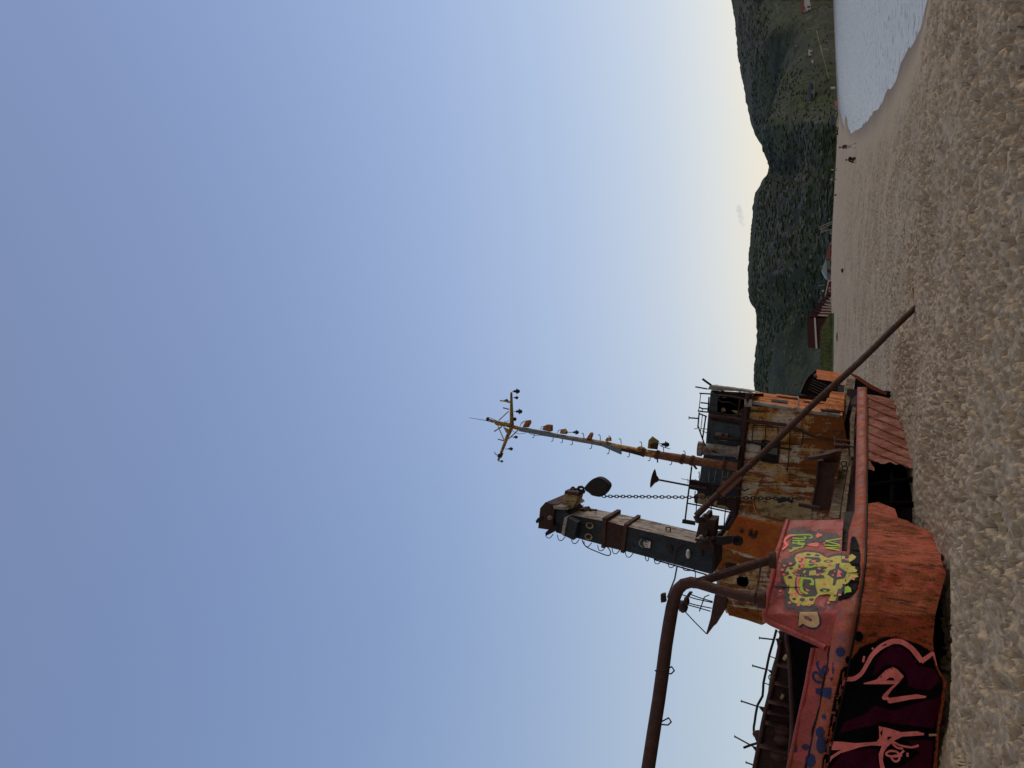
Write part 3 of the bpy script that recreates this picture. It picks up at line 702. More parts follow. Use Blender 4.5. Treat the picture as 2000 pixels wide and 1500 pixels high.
sheet(mf, GY([(520,1000),(560,930),(640,900),(760,880),(900,890),(1000,910),(1100,970),(1180,1000),(1300,960),(1420,950),(1530,970),(1540,1020),(1440,1060),(1420,1090),(1600,1100),(1630,1150),(1710,1170),(1690,1200),(1740,1230),(1730,1270),(1770,1300),(1740,1330),(1775,1360),(1700,1380),(1690,1430),(1620,1410),(1570,1480),(1480,1530),(1420,1600),(1370,1590),(1340,1700),(1240,1720),(1160,1700),(1000,1720),(930,1790),(880,1900),(700,1930),(600,1900),(470,1860),(420,1790),(430,1700),(390,1680),(410,1640),(430,1570),(390,1560),(340,1480),(300,1360),(420,1320),(400,1260),(340,1270),(380,1180),(500,1160),(560,1100)]), P_(o_), 5, None, 1, 1.2)
for q, mi_ in (([(1590,940),(1640,920),(1720,970),(1700,1010),(1640,1050),(1580,1080),(1570,1000)],1),([(1490,1570),(1560,1540),(1620,1590),(1630,1660),(1540,1670),(1460,1720),(1470,1650)],3),([(1240,1700),(1330,1690),(1340,1770),(1300,1840),(1180,1830)],1)): sheet(mf, GY(q), P_(o_), 5, None, mi_, 1)
o2 = .013
grey2 = [[(600,1020),(720,970),(1000,985),(1040,1040),(960,1130),(900,1190),(700,1210),(590,1190)],
 [(470,1290),(520,1240),(600,1210),(760,1210),(950,1170),(1080,1160),(1170,1180),(1060,1230),(1130,1250),(1060,1290),(980,1300),(1090,1340),(1110,1390),(920,1400),(560,1350)],
 [(540,1360),(920,1390),(930,1560),(970,1690),(930,1740),(700,1760),(590,1710),(520,1600),(530,1450)],
 [(1330,1110),(1400,1100),(1390,1170),(1520,1260),(1550,1260),(1490,1390),(1350,1420),(1310,1530),(1260,1530),(1280,1400),(1160,1320),(1200,1240),(1310,1200)]]
for q in grey2: sheet(mf, GY(q), P_(o2), 6, None, 0, .8)
for q in ((790,930,50,20),(960,945,50,20),(1180,1060,95,28),(450,1200,40,25),(430,1375,45,28),(510,1795,40,25),(670,1810,55,35),(850,1810,50,28),(1110,1625,105,35),(1480,1040,60,25)): sheet(mf, GY(ell(q[:2], q[2], q[3])), P_(o2), 6, None, 0, .8)
o3 = .017
for mi_, q in ((2,[(700,1010),(760,1010),(720,1080),(700,1130),(690,1200),(630,1190),(640,1100)]),(3,[(760,1010),(860,1020),(800,1060),(780,1130),(830,1160),(900,1130),(960,1090),(940,1160),(850,1190),(700,1190),(720,1090)]),
 (1,[(810,1250),(930,1230),(940,1300),(1000,1330),(800,1340)]),(3,[(680,1260),(740,1230),(730,1290),(690,1300)]),(2,[(560,1370),(630,1370),(600,1450),(600,1600),(640,1680),(700,1700),(620,1710),(570,1600),(555,1480)]),
 (3,[(640,1370),(860,1390),(900,1440),(900,1530),(830,1530),(800,1500),(860,1480),(830,1420),(690,1410),(670,1550),(700,1640),(800,1690),(760,1710),(640,1660),(600,1560),(610,1450)]),(2,[(730,1590),(830,1640),(760,1650)]),
 (2,[(1370,1220),(1450,1280),(1400,1300),(1440,1360),(1340,1370)]),(2,[(1230,1330),(1290,1310),(1280,1360)]),(2,[(1280,1260),(1310,1240),(1305,1285)]),
 (2,[(760,740),(800,720),(900,700),(980,700),(1000,750),(960,780),(820,760)]),(2,[(900,635),(960,590),(930,570),(970,510),(1050,530),(1060,555),(990,590)])): sheet(mf, GY(q), P_(o3), 6, None, mi_, .7)
for q in ((890,1060,52,22,2),(1000,1205,36,20,2),(970,1325,40,20,2),(1180,1060,50,12,1),(1110,1640,40,18,3),(560,610,16,16,3),(540,800,16,16,3),(1310,670,26,16,5),(1100,705,26,14,2)): sheet(mf, GY(ell(q[:2], q[2], q[3])), P_(o3), 6, None, q[4], .7)
for q in ((590,980),(690,990),(620,1035),(440,1110),(320,1145),(280,1230),(310,1320),(530,1670),(460,1705),(550,1725),(420,1870),(590,1920),(800,1920),(1180,1870),(1400,1715),(1540,1030),(1100,1500),(240,1640),(1200,1130),(1660,1375)): sheet(mf, GY(ell(q, 33, 24)), P_(o3), 6, None, 2, .8)
for q in ((520,1270),(560,1250),(550,1310),(600,1330),(660,1340),(720,1345),(620,1222)): sheet(mf, GY(ell(q, 20, 13)), P_(o3), 6, None, 2, .6)
for q in ([(400,545),(450,550),(800,545),(850,570),(860,600),(800,610)],[(480,610),(700,620),(740,600),(700,580)],[(480,660),(600,658),(720,655)],[(585,635),(612,695)],[(470,705),(690,710),(705,730),(640,735),(570,715)],[(480,800),(660,785),(680,740)],[(410,850),(600,810)],[(420,880),(520,830),(480,815)],[(1120,665),(1280,640),(1440,615)],[(1120,665),(1250,700),(1400,740)],[(1100,745),(1250,755),(1420,765)],[(1120,800),(1270,825),(1400,850)],[(1120,800),(1220,795),(1350,800)]): stroke(mf, GY(q), 2.3, P_(o3), 3)
stroke(mf, GY([(560,550),(430,560),(360,610),(320,650),(345,720),(370,745),(280,840)]), [2,5,6,6,5,3], P_(o3), 2)
mf.build('monster_graffiti', mf_m, bpanel, label='yellow spiky monster face with lime lettering')
mg = MB(); GG = lambda pts: [G2(*p) for p in pts]
sheet(mg, GG([(600,960),(575,1240),(640,1265),(700,1205),(800,1285),(930,1305),(1030,1220),(1040,1100),(990,970)]), P_(.006), 6, None, 0, .8)
sheet(mg, GG([(620,950),(588,1238),(680,1178),(760,1225),(850,1258),(950,1248),(1003,1180),(998,1080),(960,950)]), P_(.009), 6, None, 1, 1)
sheet(mg, GG([(710,1030),(780,1040),(860,1100),(840,1135),(715,1080)]), P_(.012), 6, None, 0, .6)
sheet(mg, GG([(725,1042),(775,1050),(835,1100),(820,1118),(730,1075)]), P_(.015), 6, None, 2, .6)
mg.build('letter_graffiti', [M['navy'], M['tan'], M['ltpink']], bpanel, label='single beige block letter with a dark outline')
# the big dark piece on the lower hull
ml = MB(); ml_m = [M['blk'], M['purple'], M['hotpink'], M['tan']]; GL = lambda pts: [G3(*p) for p in pts]
blk = GL([(330,330),(420,190),(560,130),(700,60),(860,70),(1060,130),(1225,225),(1290,380),(1370,560),(1365,700),(1310,900),(1255,1500),(1255,1640),(-20,1640),(60,1250),(130,800),(180,620),(215,430)])
blk = [(min(x, lerp([(y, x_) for x_, y in Lb], y)-2.5), y) for x, y in blk]
sheet(ml, jag(blk, 1.2, 7, 4), P_(.004), 6, None, 0, 8)
def clipb(pts): return [(min(p[0], lerp([(y, x_) for x_, y in Lb], p[1])-1.5),)+tuple(p[1:]) for p in pts]
for q in ([(560,480),(620,300),(740,180),(880,160),(1000,240),(1080,380),(1250,400),(1340,560),(1200,680),(950,640),(930,500),(840,400),(720,400),(600,520)],[(480,900),(600,800),(800,860),(1050,780),(1330,700),(1320,880),(1250,1090),(1000,1060),(800,1030),(660,1010),(600,1050),(180,1150),(250,1000)],[(300,1280),(560,1270),(660,1290),(640,1420),(700,1520),(700,1640),(60,1640),(120,1450),(200,1370)],[(900,1180),(1250,1180),(1240,1500),(1240,1640),(800,1640),(760,1500),(900,1460),(1060,1330)]):
    sheet(ml, jag(clipb(GL(q)), .8, 7), P_(.008), 7, None, 1, 9)
oq = .012
def ST(pts, w_, mi_=2, sm=True): stroke(ml, clipb(GL(pts)), w_, P_(oq), mi_, sm)
ST([(262,640),(285,545),(380,530),(460,470),(520,370),(580,270),(680,180),(800,128),(900,135),(1000,200),(1060,270),(1115,345)], [5,8,9,8,8,9,11,11,10,10,11,9])
ST([(1105,345),(1170,300),(1235,250)], [10,9,7]); ST([(1235,245),(1255,310),(1280,390)], [5,3,1.5])
ST([(250,640),(238,720),(185,1000),(130,1180),(112,1262)], [1.6,1.4,1.3,2,3])
for q in ([(480,580),(620,540),(720,440),(800,405),(850,430),(920,505),(860,580),(790,650),(740,720),(760,740),(900,720),(1060,700),(1165,720),(1150,740),(1000,755),(770,800),(745,790),(740,765),(690,760),(680,735),(700,700),(780,620),(820,590),(490,590)],[(645,1045),(760,1070),(890,1110),(1060,1100),(1145,1125),(1130,1145),(900,1160),(820,1200),(740,1270),(700,1330),(690,1420),(715,1510),(720,1640),(690,1640),(650,1430),(645,1350),(680,1260),(560,1255),(440,1275),(330,1310),(230,1340),(140,1400),(90,1480),(75,1470),(100,1390),(190,1330),(240,1305),(140,1305),(115,1290),(110,1230),(130,1210),(250,1215),(400,1230),(620,1215),(650,1180),(650,1100)]): sheet(ml, GL(q), P_(oq), 6, None, 2, .8)
for q in ([(720,550),(760,520),(800,520),(820,550)],[(740,1160),(795,1160),(740,1200)],[(660,1120),(690,1080),(680,1160)]): sheet(ml, GL(q), P_(.016), 6, None, 0, .6)
ST([(660,520),(720,460),(800,415)], 1.6, 0); ST([(680,175),(740,155),(830,150)], [1,3,1], 0); ST([(880,135),(980,172)], [2.5,3], 0)
ST([(1080,1255),(1000,1275),(880,1255),(810,1220),(800,1240),(850,1280),(910,1290)], [5,4.4,4,4,4,4,3.5]); ST([(920,1310),(850,1370),(760,1370),(725,1345),(770,1315),(850,1330),(870,1400),(830,1430),(790,1400),(800,1370),(900,1365)], 4.2)
ST([(955,1335),(962,1378)], 4.6, 2, False); ST([(1190,1142),(1275,1140)], [5,4], 3, False); ST([(490,285),(475,350)], 4.4, 2, False)
sheet(ml, GL(ell((580,205), 13, 13)), P_(oq), 6, None, 2, .5)
ml.build('tag_graffiti', ml_m, hull, label='black and maroon lettering outlined in pink')
# blue sprayed number and blots
mn = MB(); GN = lambda pts: [G4(*p) for p in pts]
stroke(mn, GN([(1020,572),(965,560),(932,510),(945,466),(985,470),(1020,510),(1062,535)]), 5, P_(.006)); stroke(mn, GN([(992,342),(975,372),(1000,432),(1050,482),(1086,440),(1080,402),(1050,402),(1030,440),(1048,470)]), 4.6, P_(.006))
mn.build('painted_number', [M['blue']], bulw)
mn = MB()
ZZ = lambda pts: [Z2(*p) for p in pts]
stroke(mn, ZZ([(945,390),(942,485)]), 2.6, P_(.006)); 
for q in ((930,525,16,24),(1005,305,44,44),(870,830,24,24),(720,1080,36,30),(640,1095,20,34),(850,1060,46,80),(760,1190,44,62),(840,960,40,50),(720,1020,9,9)): sheet(mn, ZZ(ell(q[:2], q[2], q[3])), P_(.006), 5, None, 0, 2.2)
sheet(mn, jag(ZZ([(790,600),(940,590),(930,700),(880,680),(800,650)]), .8, 5), P_(.006), 5, None, 0, 3)
sheet(mn, ZZ(ell((1155,180), 44, 50)), P_(.006), 5, None, 1, 4); sheet(mn, ZZ(ell((1070,370), 30, 40)), P_(.006), 5, None, 1, 4)
mn.split('paint_blots', [M['blue'], M['blk']], strake)

# ---- deck
mb = MB(); ne = []; fe = []
for y in range(760, 1700, 30):
    ne.append(at(lerp(RU, y)+10, y, hullY(1690, y)+.15))
    fe.append(at(min(1660, 1652-.16*(y-780)), y, 24 if y < 1000 else max(17.5, 24-.03*(y-1000))))
n = len(ne); mb.add(ne+fe, [(i, i+1, n+i+1, n+i) for i in range(n-1)])
mb.build('deck', M['brown_dark'], ship)
WB = lambda px, py: at(px, py, lerp(YR, py)+1.3)
mb = MB()
for i, q in enumerate(([(770,195),(855,200),(820,330),(760,560),(715,740),(680,740),(735,380)],[(850,460),(868,470),(850,760),(800,810),(805,640)],[(690,1130),(720,900),(785,880),(790,1000),(740,1260),(700,1500),(690,1560),(590,1560),(600,1500)],[(800,960),(835,960),(800,1150),(760,1500),(755,1570),(710,1570),(715,1500)],[(800,600),(830,470),(860,480),(850,560),(836,760),(834,960),(806,960),(800,800)])):
    m_ = MB(); sheet(m_, jag([Z4(*p) for p in q], .6, 9, i), lambda px, py: at(px, py, lerp(YR, py)+(.95, .8, 1.35, .7, .5)[i]+.02*vn(px*.3, i)), 8, (0, .14, 0))
    m_.build('timber', M['wood'], ship)
mb = MB(); sheet(mb, [(1650,1000),(1644,1077),(1656,1088),(1668,1000)], lambda px, py: at(px, py, lerp(YR, py)+.5), 10, (0, .05, 0)); mb.build('scupper_shade', M['black'], ship)  # dark sheet standing for the shade in the scupper gap
# bollard
mb = MB(); Yq = 20.6
mb.ptube([(1632,861,Yq),(1658,862,Yq)], 6, 10); mb.ptube([(1631,870,Yq-.3),(1660,873,Yq-.3)], 7, 10); mb.ptube([(1630,852,Yq),(1632,874,Yq-.3)], 3); mb.ptube([(1650,869,Yq-.4),(1668,873,Yq-.6)], 4)
mb.build('bollard', M['brown'], ship)
mb = MB(); Yq = 19.4
c0 = at(1641, 915, Yq)
for j in (0, 1):
    c1 = at(1650+j*2, 906+j*9, Yq-.2); mb.tube([c1+Vector((.06*math.cos(k_*.785), 0, .06*math.sin(k_*.785)+.02)) for k_ in range(9)], .014, 6)
mb.split('ring_bolt', M['iron'], ship)

# ---- deckhouse
a8 = R(8); D0 = at(1550, 797, 22.); Dn = Vector((-math.sin(a8), -math.cos(a8), 0)); Db = Vector((math.sin(a8), math.cos(a8), 0))
def onD(off=0.):
    def f(px, py):
        d = ray(px, py); t_ = (D0-Dn*(-off)-CAM).dot(Dn)/d.dot(Dn); return CAM+d*t_
    return f
wall = [(1461,783),(1457,812),(1454,840),(1448,876),(1444,916),(1440,956),(1436,985),(1432,1010),(1416,1040),(1397,1068),(1394,1110),(1400,1140),(1412,1165),(1418,1197),(1424,1199),(1452,1206),(1488,1221),(1500,1215),(1560,1215),(1650,1200),(1662,1000),(1660,900),(1646,812),(1600,806),(1550,797),(1500,789)]
blackhole = [Z5(*p) for p in [(690,950),(720,930),(770,940),(800,930),(812,990),(800,1030),(740,1035),(700,1010)]]
wn = lambda px, py: onD(.012*vn(px*.06, 2)*max(0, vn(py*.05, 1)))(px, py)
mb = MB(); sheet(mb, keyhole(wall, jag(blackhole, .8, 3)), wn, 8, tuple(Db*.03), 0)
house = mb.build('deckhouse', M['house'], ship)
mb = MB(); lowr = jag([(1560,802),(1600,806),(1646,812),(1660,900),(1640,960),(1612,930),(1592,912),(1588,880),(1572,862),(1560,840),(1548,826)], 3, 8)
lf = [at(1461, 783, 22), ]
# house sides and roof
front_top = [onD(0)(*p) for p in ((1461,783),(1448,876),(1436,985),(1397,1068),(1400,1140),(1418,1197))]
mb = MB(); n = len(front_top); bt = [p+Db*3.0 for p in front_top]; bt[0] = at(1480, 772, 24.6); mb.add(front_top+bt, [(i, i+1, n+i+1, n+i) for i in range(n-1)])
bl = [p-Vector((0,0,3.4)) for p in bt]; mb.add(bt+bl, [(i, i+1, n+i+1, n+i) for i in range(n-1)])
e0 = front_top[-1]; mb.add([e0, e0+Db*3.4, e0+Db*3.4-Vector((0,0,1.2)), onD(0)(1488,1221)], [(0,1,2,3)])
mb.build('house_shell', M['brown_dark'], ship)
# bright orange end wall
e_f = [(1461,784),(1500,790),(1550,798),(1600,806),(1645,813)]; e_b = [(1476,766),(1516,770),(1556,775),(1600,779),(1649,781)]
mb = MB(); A_ = [onD(0)(*p) for p in e_f]; B_ = [at(p[0], p[1], 25.) for p in e_b]; vs = []
for p, q in zip(A_, B_):
    for k_ in range(5): vs.append(p.lerp(q, k_/4)+Vector((.02*vn(k_*2.1+p.z*3, 1), 0, 0)))
mb.add(vs, [(i*5+j, i*5+j+1, i*5+j+6, i*5+j+5) for i in range(4) for j in range(4)], 0, True)
endw = mb.build('end_wall', M['orange'], ship)
en = (A_[4]-A_[0]).cross(B_[2]-A_[2]).normalized(); en = en if en.y < 0 else -en
def EY(o):
    def f(px, py):
        d = ray(px, py); return CAM+d*((A_[2]+en*o-CAM).dot(en)/d.dot(en))
    return f
mb = MB(); sheet(mb, [Z3(1030,395),Z3(1190,412),Z3(1195,438),Z3(1030,412)], EY(.03), 6, None); mb.build('slot', M['black'], endw)
mb = MB()
for q in ([(1080,345),(1300,375),(1300,386),(1080,358)],[(1340,395),(1640,440),(1640,452),(1340,408)]): sheet(mb, [Z3(*p) for p in q], EY(.06), 6, (0, .03, 0))
mb.split('stiffener', M['orange'], endw)
mb = MB(); mb.ptube([Z3(1285,372)+(23.,), Z3(1298,385)+(22.9,), Z3(1300,430)+(22.8,), Z3(1294,460)+(22.8,)], 3); mb.build('bent_pipe', M['palegrey'], endw)
mb = MB(); mb.prism([at(*G8(750,710), 23.6), at(*G8(1010,740), 23.6), at(*G8(985,935), 22.6), at(*G8(700,890), 22.6)], (.2,.5,0)); mb.prism([at(*G8(690,735), 23.4), at(*G8(720,740), 23.4), at(*G8(665,890), 22.6), at(*G8(635,885), 22.6)], (.05,.3,0)); mb.split('vent_box', M['orange'], ship)
mb = MB(); sheet(mb, [G8(555,895),G8(880,935),G8(940,975),G8(900,985),G8(590,945)], lambda px, py: at(px, py, 21.7), 8, (0, .15, 0)); mb.build('step', M['brown'], ship)
mb = MB(); pts = [(1462,784.5),(1500,791),(1550,799),(1600,806.5),(1640,812)]; mb.tube([onD(.06)(*p) for p in pts], .05, 10); mb.box(onD(.05)(1462,787), (.2,.2,.2)); mb.build('corner_pipe', M['palegrey'], ship)
# orange plate standing in front of the wall
pl = [Z5(700,340),Z5(880,390),Z5(1150,440),Z5(1195,430),Z5(1130,620),Z5(1100,770),Z5(900,750),Z5(600,650),Z5(500,630),Z5(580,540),Z5(640,440)]
mb = MB(); sheet(mb, pl, lambda px, py: at(px, py, 20.6+.01*vn(px*.1, 1)), 8, (0, .25, 0)); plate = mb.build('rusty_plate', M['plate_orange'], ship)
mb = MB()
for q in ((740,485),(825,520),(850,540),(882,500),(868,535),(828,490)): mb.ball(at(*Z5(*q), 20.58), .055, 0, 8)
mb.split('bolt', M['brown'], plate)
# hatch door
door = [Z5(*p) for p in [(920,90),(1000,95),(1150,120),(1300,160),(1400,185),(1430,215),(1420,400),(1230,400),(1060,360),(930,320),(890,280),(870,200),(885,130)]]
mb = MB(); sheet(mb, door, onD(.05), 8, tuple(Db*.05)); hd = mb.build('hatch_door', M['beige'], house)
mb = MB(); dl = smooth_line([Z5(*p) for p in [(1430,190),(1300,150),(1150,108),(1000,82),(925,78),(880,125),(860,200),(880,285),(925,330),(1060,372),(1230,412)]], 4); mb.tube([onD(.06)(*p) for p in dl], .03, 8); mb.build('door_frame', M['orange'], house)
mb = MB(); mb.box(onD(.1)(*Z5(968,320)), (.1,.1,.2)); mb.build('door_handle', M['beige'], house)
mb = MB(); sheet(mb, jag([Z5(*p) for p in [(1080,170),(1180,160),(1250,190),(1240,220),(1190,195),(1100,215)]], .5, 3), onD(.056), 8, None, 0, .8); mb.build('door_scrawl', M['navy'], house)
# window
win = [Z3(*p) for p in [(955,800),(1100,830),(1108,850),(1095,1000),(1075,1022),(945,1000),(932,985),(940,820)]]
mb = MB(); sheet(mb, win, onD(.012), 8, tuple(Db*.02)); wd = mb.build('window', M['black'], house)
mb = MB(); sheet(mb, [Z3(970,810),Z3(1098,838),Z3(1088,945),Z3(985,925)], onD(.02), 8, None); mb.build('pane', M['glass'], house)
mb = MB(); wl = smooth_line(win+[win[0]], 4); mb.tube([onD(.03)(*p) for p in wl], .022, 6); mb.tube([onD(.03)(*Z3(980,955)), onD(.03)(*Z3(1092,975))], .012, 5); mb.build('window_frame', M['iron'], house)
# pipes, ladder grid and stiffeners on the wall
mb = MB()
for q in ([(855,650),(845,800)],[(980,660),(970,810)],[(1100,675),(1095,830)],[(1215,690),(1210,870),(1190,1090)],[(855,650),(980,660),(1215,690),(1345,715)],[(845,800),(970,810),(1210,835),(1330,850)],[(1345,715),(1330,850)],[(470,780),(740,800),(940,845),(1230,890)]): mb.tube([onD(.12)(*Z3(*p)) for p in q], .014 if q[0] != (470,780) else .03, 6)
mb.build('wall_ladder', M['iron'], ship)
mb = MB()
for q, r_ in (([(420,560),(600,575),(790,605),(1000,630),(1180,655)],.045),([(1180,655),(1310,690),(1420,760),(1650,800)],.03),([(1180,1075),(1190,1090),(1300,1120),(1470,1165)],.04)): mb.tube([onD(.1)(*Z3(*p)) for p in q], r_, 8)
mb.split('wall_pipe', M['brown'], ship)
mb = MB(); mb.tube([onD(.1)(*Z3(*p)) for p in [(1195,1095),(1330,1130),(1475,1165)]], .05, 8); mb.build('yellow_pipe', M['beige'], ship)
mb = MB()
for q in ([(800,1110),(960,1140),(1150,1190),(1290,1225),(1440,1240)],[(880,1330),(900,1280),(980,1262),(1150,1300),(1300,1350),(1420,1370)]): mb.tube([onD(.01)(*Z3(*p)) for p in q], .022, 6)
mb.split('wall_seam', M['orange'], ship)
mb = MB(); lip = [(1463,768),(1458,800),(1454,840),(1449,876),(1442,950),(1438,985),(1434,1012),(1425,1030)]; mb.tube([onD(.07)(*p) for p in lip], .085, 8); mb.build('deck_edge', M['brown_dark'], ship)
mb = MB(); mb.prism([onD(.1)(*p) for p in (G6(1160,50),G6(1250,60),G6(1210,370),G6(1110,350))], tuple(Db*.12)); mb.prism([onD(.1)(*p) for p in (G6(1110,350),G6(1200,370),G6(1180,560),G6(1120,560))], tuple(Db*.12)); mb.build('bracket', M['plate_orange'], ship)
# left part of the house: dark gaps, post, wing platform
mb = MB(); sheet(mb, jag([Z5(*p) for p in [(580,800),(640,795),(690,810),(680,850),(590,850)]], .8, 4), onD(.02), 8, tuple(Db*.01)); sheet(mb, jag([Z5(*p) for p in [(760,1240),(800,1240),(805,1270),(770,1275)]], .5, 3), onD(.02), 8, tuple(Db*.01)); mb.tube([onD(.05)(*Z5(600,1150)), onD(.05)(*Z5(575,1250))], .03, 6); mb.split('rust_hole', M['black'], ship)
mb = MB(); sheet(mb, [Z5(480,1110),Z5(590,1110),Z5(585,1250),Z5(500,1390),Z5(470,1415),Z5(410,1495),(1379,1238),Z5(440,1330),Z5(455,1240)], lambda px, py: at(px, py, 21.2), 8, (0, .3, 0)); wing = mb.build('wing_platform', M['brown'], ship)
mb = MB()
for q in ([(150,1105),(300,1150),(460,1185)],[(145,1165),(300,1210),(450,1240)],[(140,1185),(320,1235),(440,1270)],[(240,1075),(200,1130)],[(245,1105),(340,1140),(460,1175)],[(330,1270),(380,1130),(425,1110)],[(160,1240),(280,1370),(400,1490)]): mb.ptube([Z5(*p)+(21.3,) for p in q], 2.4, 6)
mb.build('wing_railing', M['iron'], wing)
mb = MB(); mb.ball(at(*Z5(170,1225), 21.2), .18, 0, 7, (1,.7,.8)); mb.ball(at(*Z5(205,1170), 21.2), .14, 0, 7, (1,1,.6)); mb.pprism([Z5(205,1120)[:2],Z5(245,1080)[:2],Z5(262,1090)[:2],Z5(225,1140)[:2]], 21.1, .1); mb.split('wing_lamp', M['brown_dark'], wing)
mb = MB(); sheet(mb, jag([Z5(*p) for p in [(600,1245),(700,1235),(820,1250),(945,1270),(945,1400),(780,1350),(620,1310)]], .8, 5), onD(.02), 8, tuple(Db*.015)); sheet(mb, jag([Z5(*p) for p in [(500,650),(600,660),(760,740),(900,770),(1010,780),(900,830),(700,800),(560,870),(480,860)]], .8, 5, 2), onD(.018), 8, tuple(Db*.015)); mb.split('rusty_patch', M['house_low'], ship)
# ---- wheelhouse
wh = [(1388,764),(1383,812),(1378,872),(1370,908),(1366,940),(1358,982),(1437,1000),(1440,956),(1448,876),(1454,840),(1460,780),(1461,768)]
mb = MB(); sheet(mb, keyhole(wh, jag([G5(*p) for p in [(575,340),(860,350),(1100,400),(1105,640),(980,660),(700,640),(570,610)]], .6, 4)), onD(-.12), 8, tuple(Db*.04)); whl = mb.build('wheelhouse', M['bluegrey'], ship)
ft = [onD(-.12)(*p) for p in ((1388,764),(1378,872),(1366,940),(1358,982))]; mb = MB(); n = 4; bt = [p+Db*2.6 for p in ft]; bt[0] = ft[0]+Db*1.6+Vector((-.3,0,0)); bt[1] = ft[1]+Db*2.2; bb = [p-Vector((0,0,1.3)) for p in bt]
mb.add(ft+bt+bb, [(i, i+1, n+i+1, n+i) for i in range(3)]+[(n+i, n+i+1, 2*n+i+1, 2*n+i) for i in range(3)]); q = onD(-.12)(1437, 1000); mb.add([ft[3], bt[3], bb[3], q], [(0,1,2,3)]); mb.build('wheelhouse_shell', M['black'], ship)
mb = MB(); sheet(mb, jag([G5(445,105),G5(470,120),G5(760,155),G5(1050,195),G5(1275,245),G5(1180,255),G5(900,225),G5(620,215),G5(390,195),G5(420,150)], .4, 6), lambda px, py: at(px, py, 22.3), 8, (0, 1.5, 0)); mb.build('end_plate', M['palegrey'], ship)
mb = MB(); sheet(mb, [G5(460,205),G5(650,225),G5(1000,245),G5(1250,260),G5(1240,350),G5(1100,390),G5(850,330),G5(560,300),G5(470,330)], onD(-.3), 8, tuple(Db*.03)); mb.build('torn_edge', M['black'], ship)
mb = MB()
for q in ([(410,690),(700,700),(1080,720),(1130,790)],[(450,740),(1060,840)],[(1060,840),(980,1290)],[(400,1210),(920,1310)],[(560,300),(800,320),(1150,390)],[(995,340),(950,690)],[(415,600),(560,620),(680,640),(900,690)]): mb.tube([onD(-.06)(*G5(*p)) for p in q], .028, 6)
mb.split('window_strip', M['brown_dark'], whl)
mb = MB()
for q in ([(620,330),(600,580)],[(740,350),(705,590)],[(865,360),(830,620)],[(880,110),(880,210)],[(960,380),(940,490),(870,490)]): mb.tube([onD(-.08)(*G6(*p)) for p in q], .012, 5)
mb.split('glazing_bar', M['palegrey'], whl)
mb = MB(); sheet(mb, [G5(540,975),G5(765,1000),G5(745,1150),G5(640,1130),G5(520,1090)], onD(-.05), 5, tuple(Db*.03), 0); sb = mb.build('name_board', M['palegrey'], whl)
mb = MB()
for q in ((590,1040,14,9),(660,1055,8,6),(700,1020,10,20),(745,1030,6,6)): sheet(mb, [G5(*p) for p in ell(q[:2], q[2], q[3], 8)], onD(-.04), 8, None, 0)
mb.split('bullet_hole', M['black'], sb)
mb = MB(); mb.tube([onD(.1)(*G5(490,1045)), onD(.1)(*G5(760,1095)), onD(.1)(*G5(1100,1140)), onD(.1)(*G5(1430,1210))], .04, 8); mb.build('slanting_bar', M['brown'], ship)
mb = MB(); sheet(mb, jag([G5(640,560),G5(680,520),G5(725,560),G5(720,600),G5(660,605)], 1, 3), onD(-.25), 8, tuple(Db*.02)); sheet(mb, jag([G5(840,570),G5(1100,610),G5(1110,700),G5(960,660),G5(860,600)], 1, 4), onD(-.25), 8, tuple(Db*.02)); mb.split('wheelhouse_debris', M['beige'], whl)
mb = MB(); mb.tube([onD(.12)(*p) for p in (G5(255,1280), G5(560,1300), G5(960,1345))], [.17,.16,.15], 12); mb.tube([onD(.12)(*p) for p in (G5(215,1275), G5(300,1285))], .21, 12); mb.tube([onD(.12)(*p) for p in (G5(930,1340), G5(975,1348))], .2, 12); mb.build('exhaust_trunk', M['crane_light'], ship)
mb = MB(); mb.prism([onD(.3)(*G5(*p)) for p in ((490,1330),(575,1340),(570,1360),(485,1350))], tuple(Db*.05)); mb.build('trunk_slot', M['black'], ship)
mb = MB()
for q in ((1068,420),(1068,455)): mb.ball(onD(.02)(*G6(*q)), .035, 0, 8, (.8,.5,1))
mb.ball(onD(.02)(*G5(1068,790)), .03, 0, 8); mb.split('lamp_glass', M['white'], ship)
mb = MB()   # top railing, right
YT = 21.9
for q in ([(245,265),(440,275),(520,290)],[(270,265),(235,560),(220,600)],[(265,435),(400,450),(540,490)],[(240,520),(300,545),(410,550)],[(215,585),(300,600),(420,610)],[(240,610),(215,900)],[(420,330),(400,600)],[(250,640),(380,690)],[(300,660),(265,960)],[(360,690),(300,1110)],[(50,712),(230,725)],[(215,850),(345,1220)],[(150,915),(210,912)],[(270,910),(380,920)],[(290,950),(380,990)],[(300,545),(295,600)],[(170,145),(390,185)]): mb.ptube([G5(*p)+(YT,) for p in q], 3. if q[0][0] not in (300,150,270,290) else 1.6, 6)
mb.ptube([G5(300,0)+(YT,), G5(380,60)+(YT,), G5(460,115)+(YT,)], 4.5, 6); mb.ptube([G5(55,680)+(YT,), G5(50,740)+(YT,)], 1.5, 5)
mb.build('top_railing', M['iron'], whl)
mb = MB()   # frame of the left bridge wing
YL = 21.3
for q, w_ in (([(290,290),(260,560),(220,860),(170,1270)],3.4),([(215,965),(500,1020),(900,1110),(1050,1140)],3),([(355,740),(345,850)],2),([(380,960),(370,1150)],2),([(650,1010),(630,1260)],2),([(910,1060),(880,1390)],2.2),([(710,600),(690,830)],2),([(430,380),(430,760)],1.4)): mb.ptube([G6(*p)+(YL,) for p in q], w_, 6)
for q in ([(100,515),(240,545)],[(220,510),(225,590),(210,600)],[(410,400),(440,440),(410,490)]): mb.ptube([G6(*p)+(YL,) for p in q], 1.2, 5)
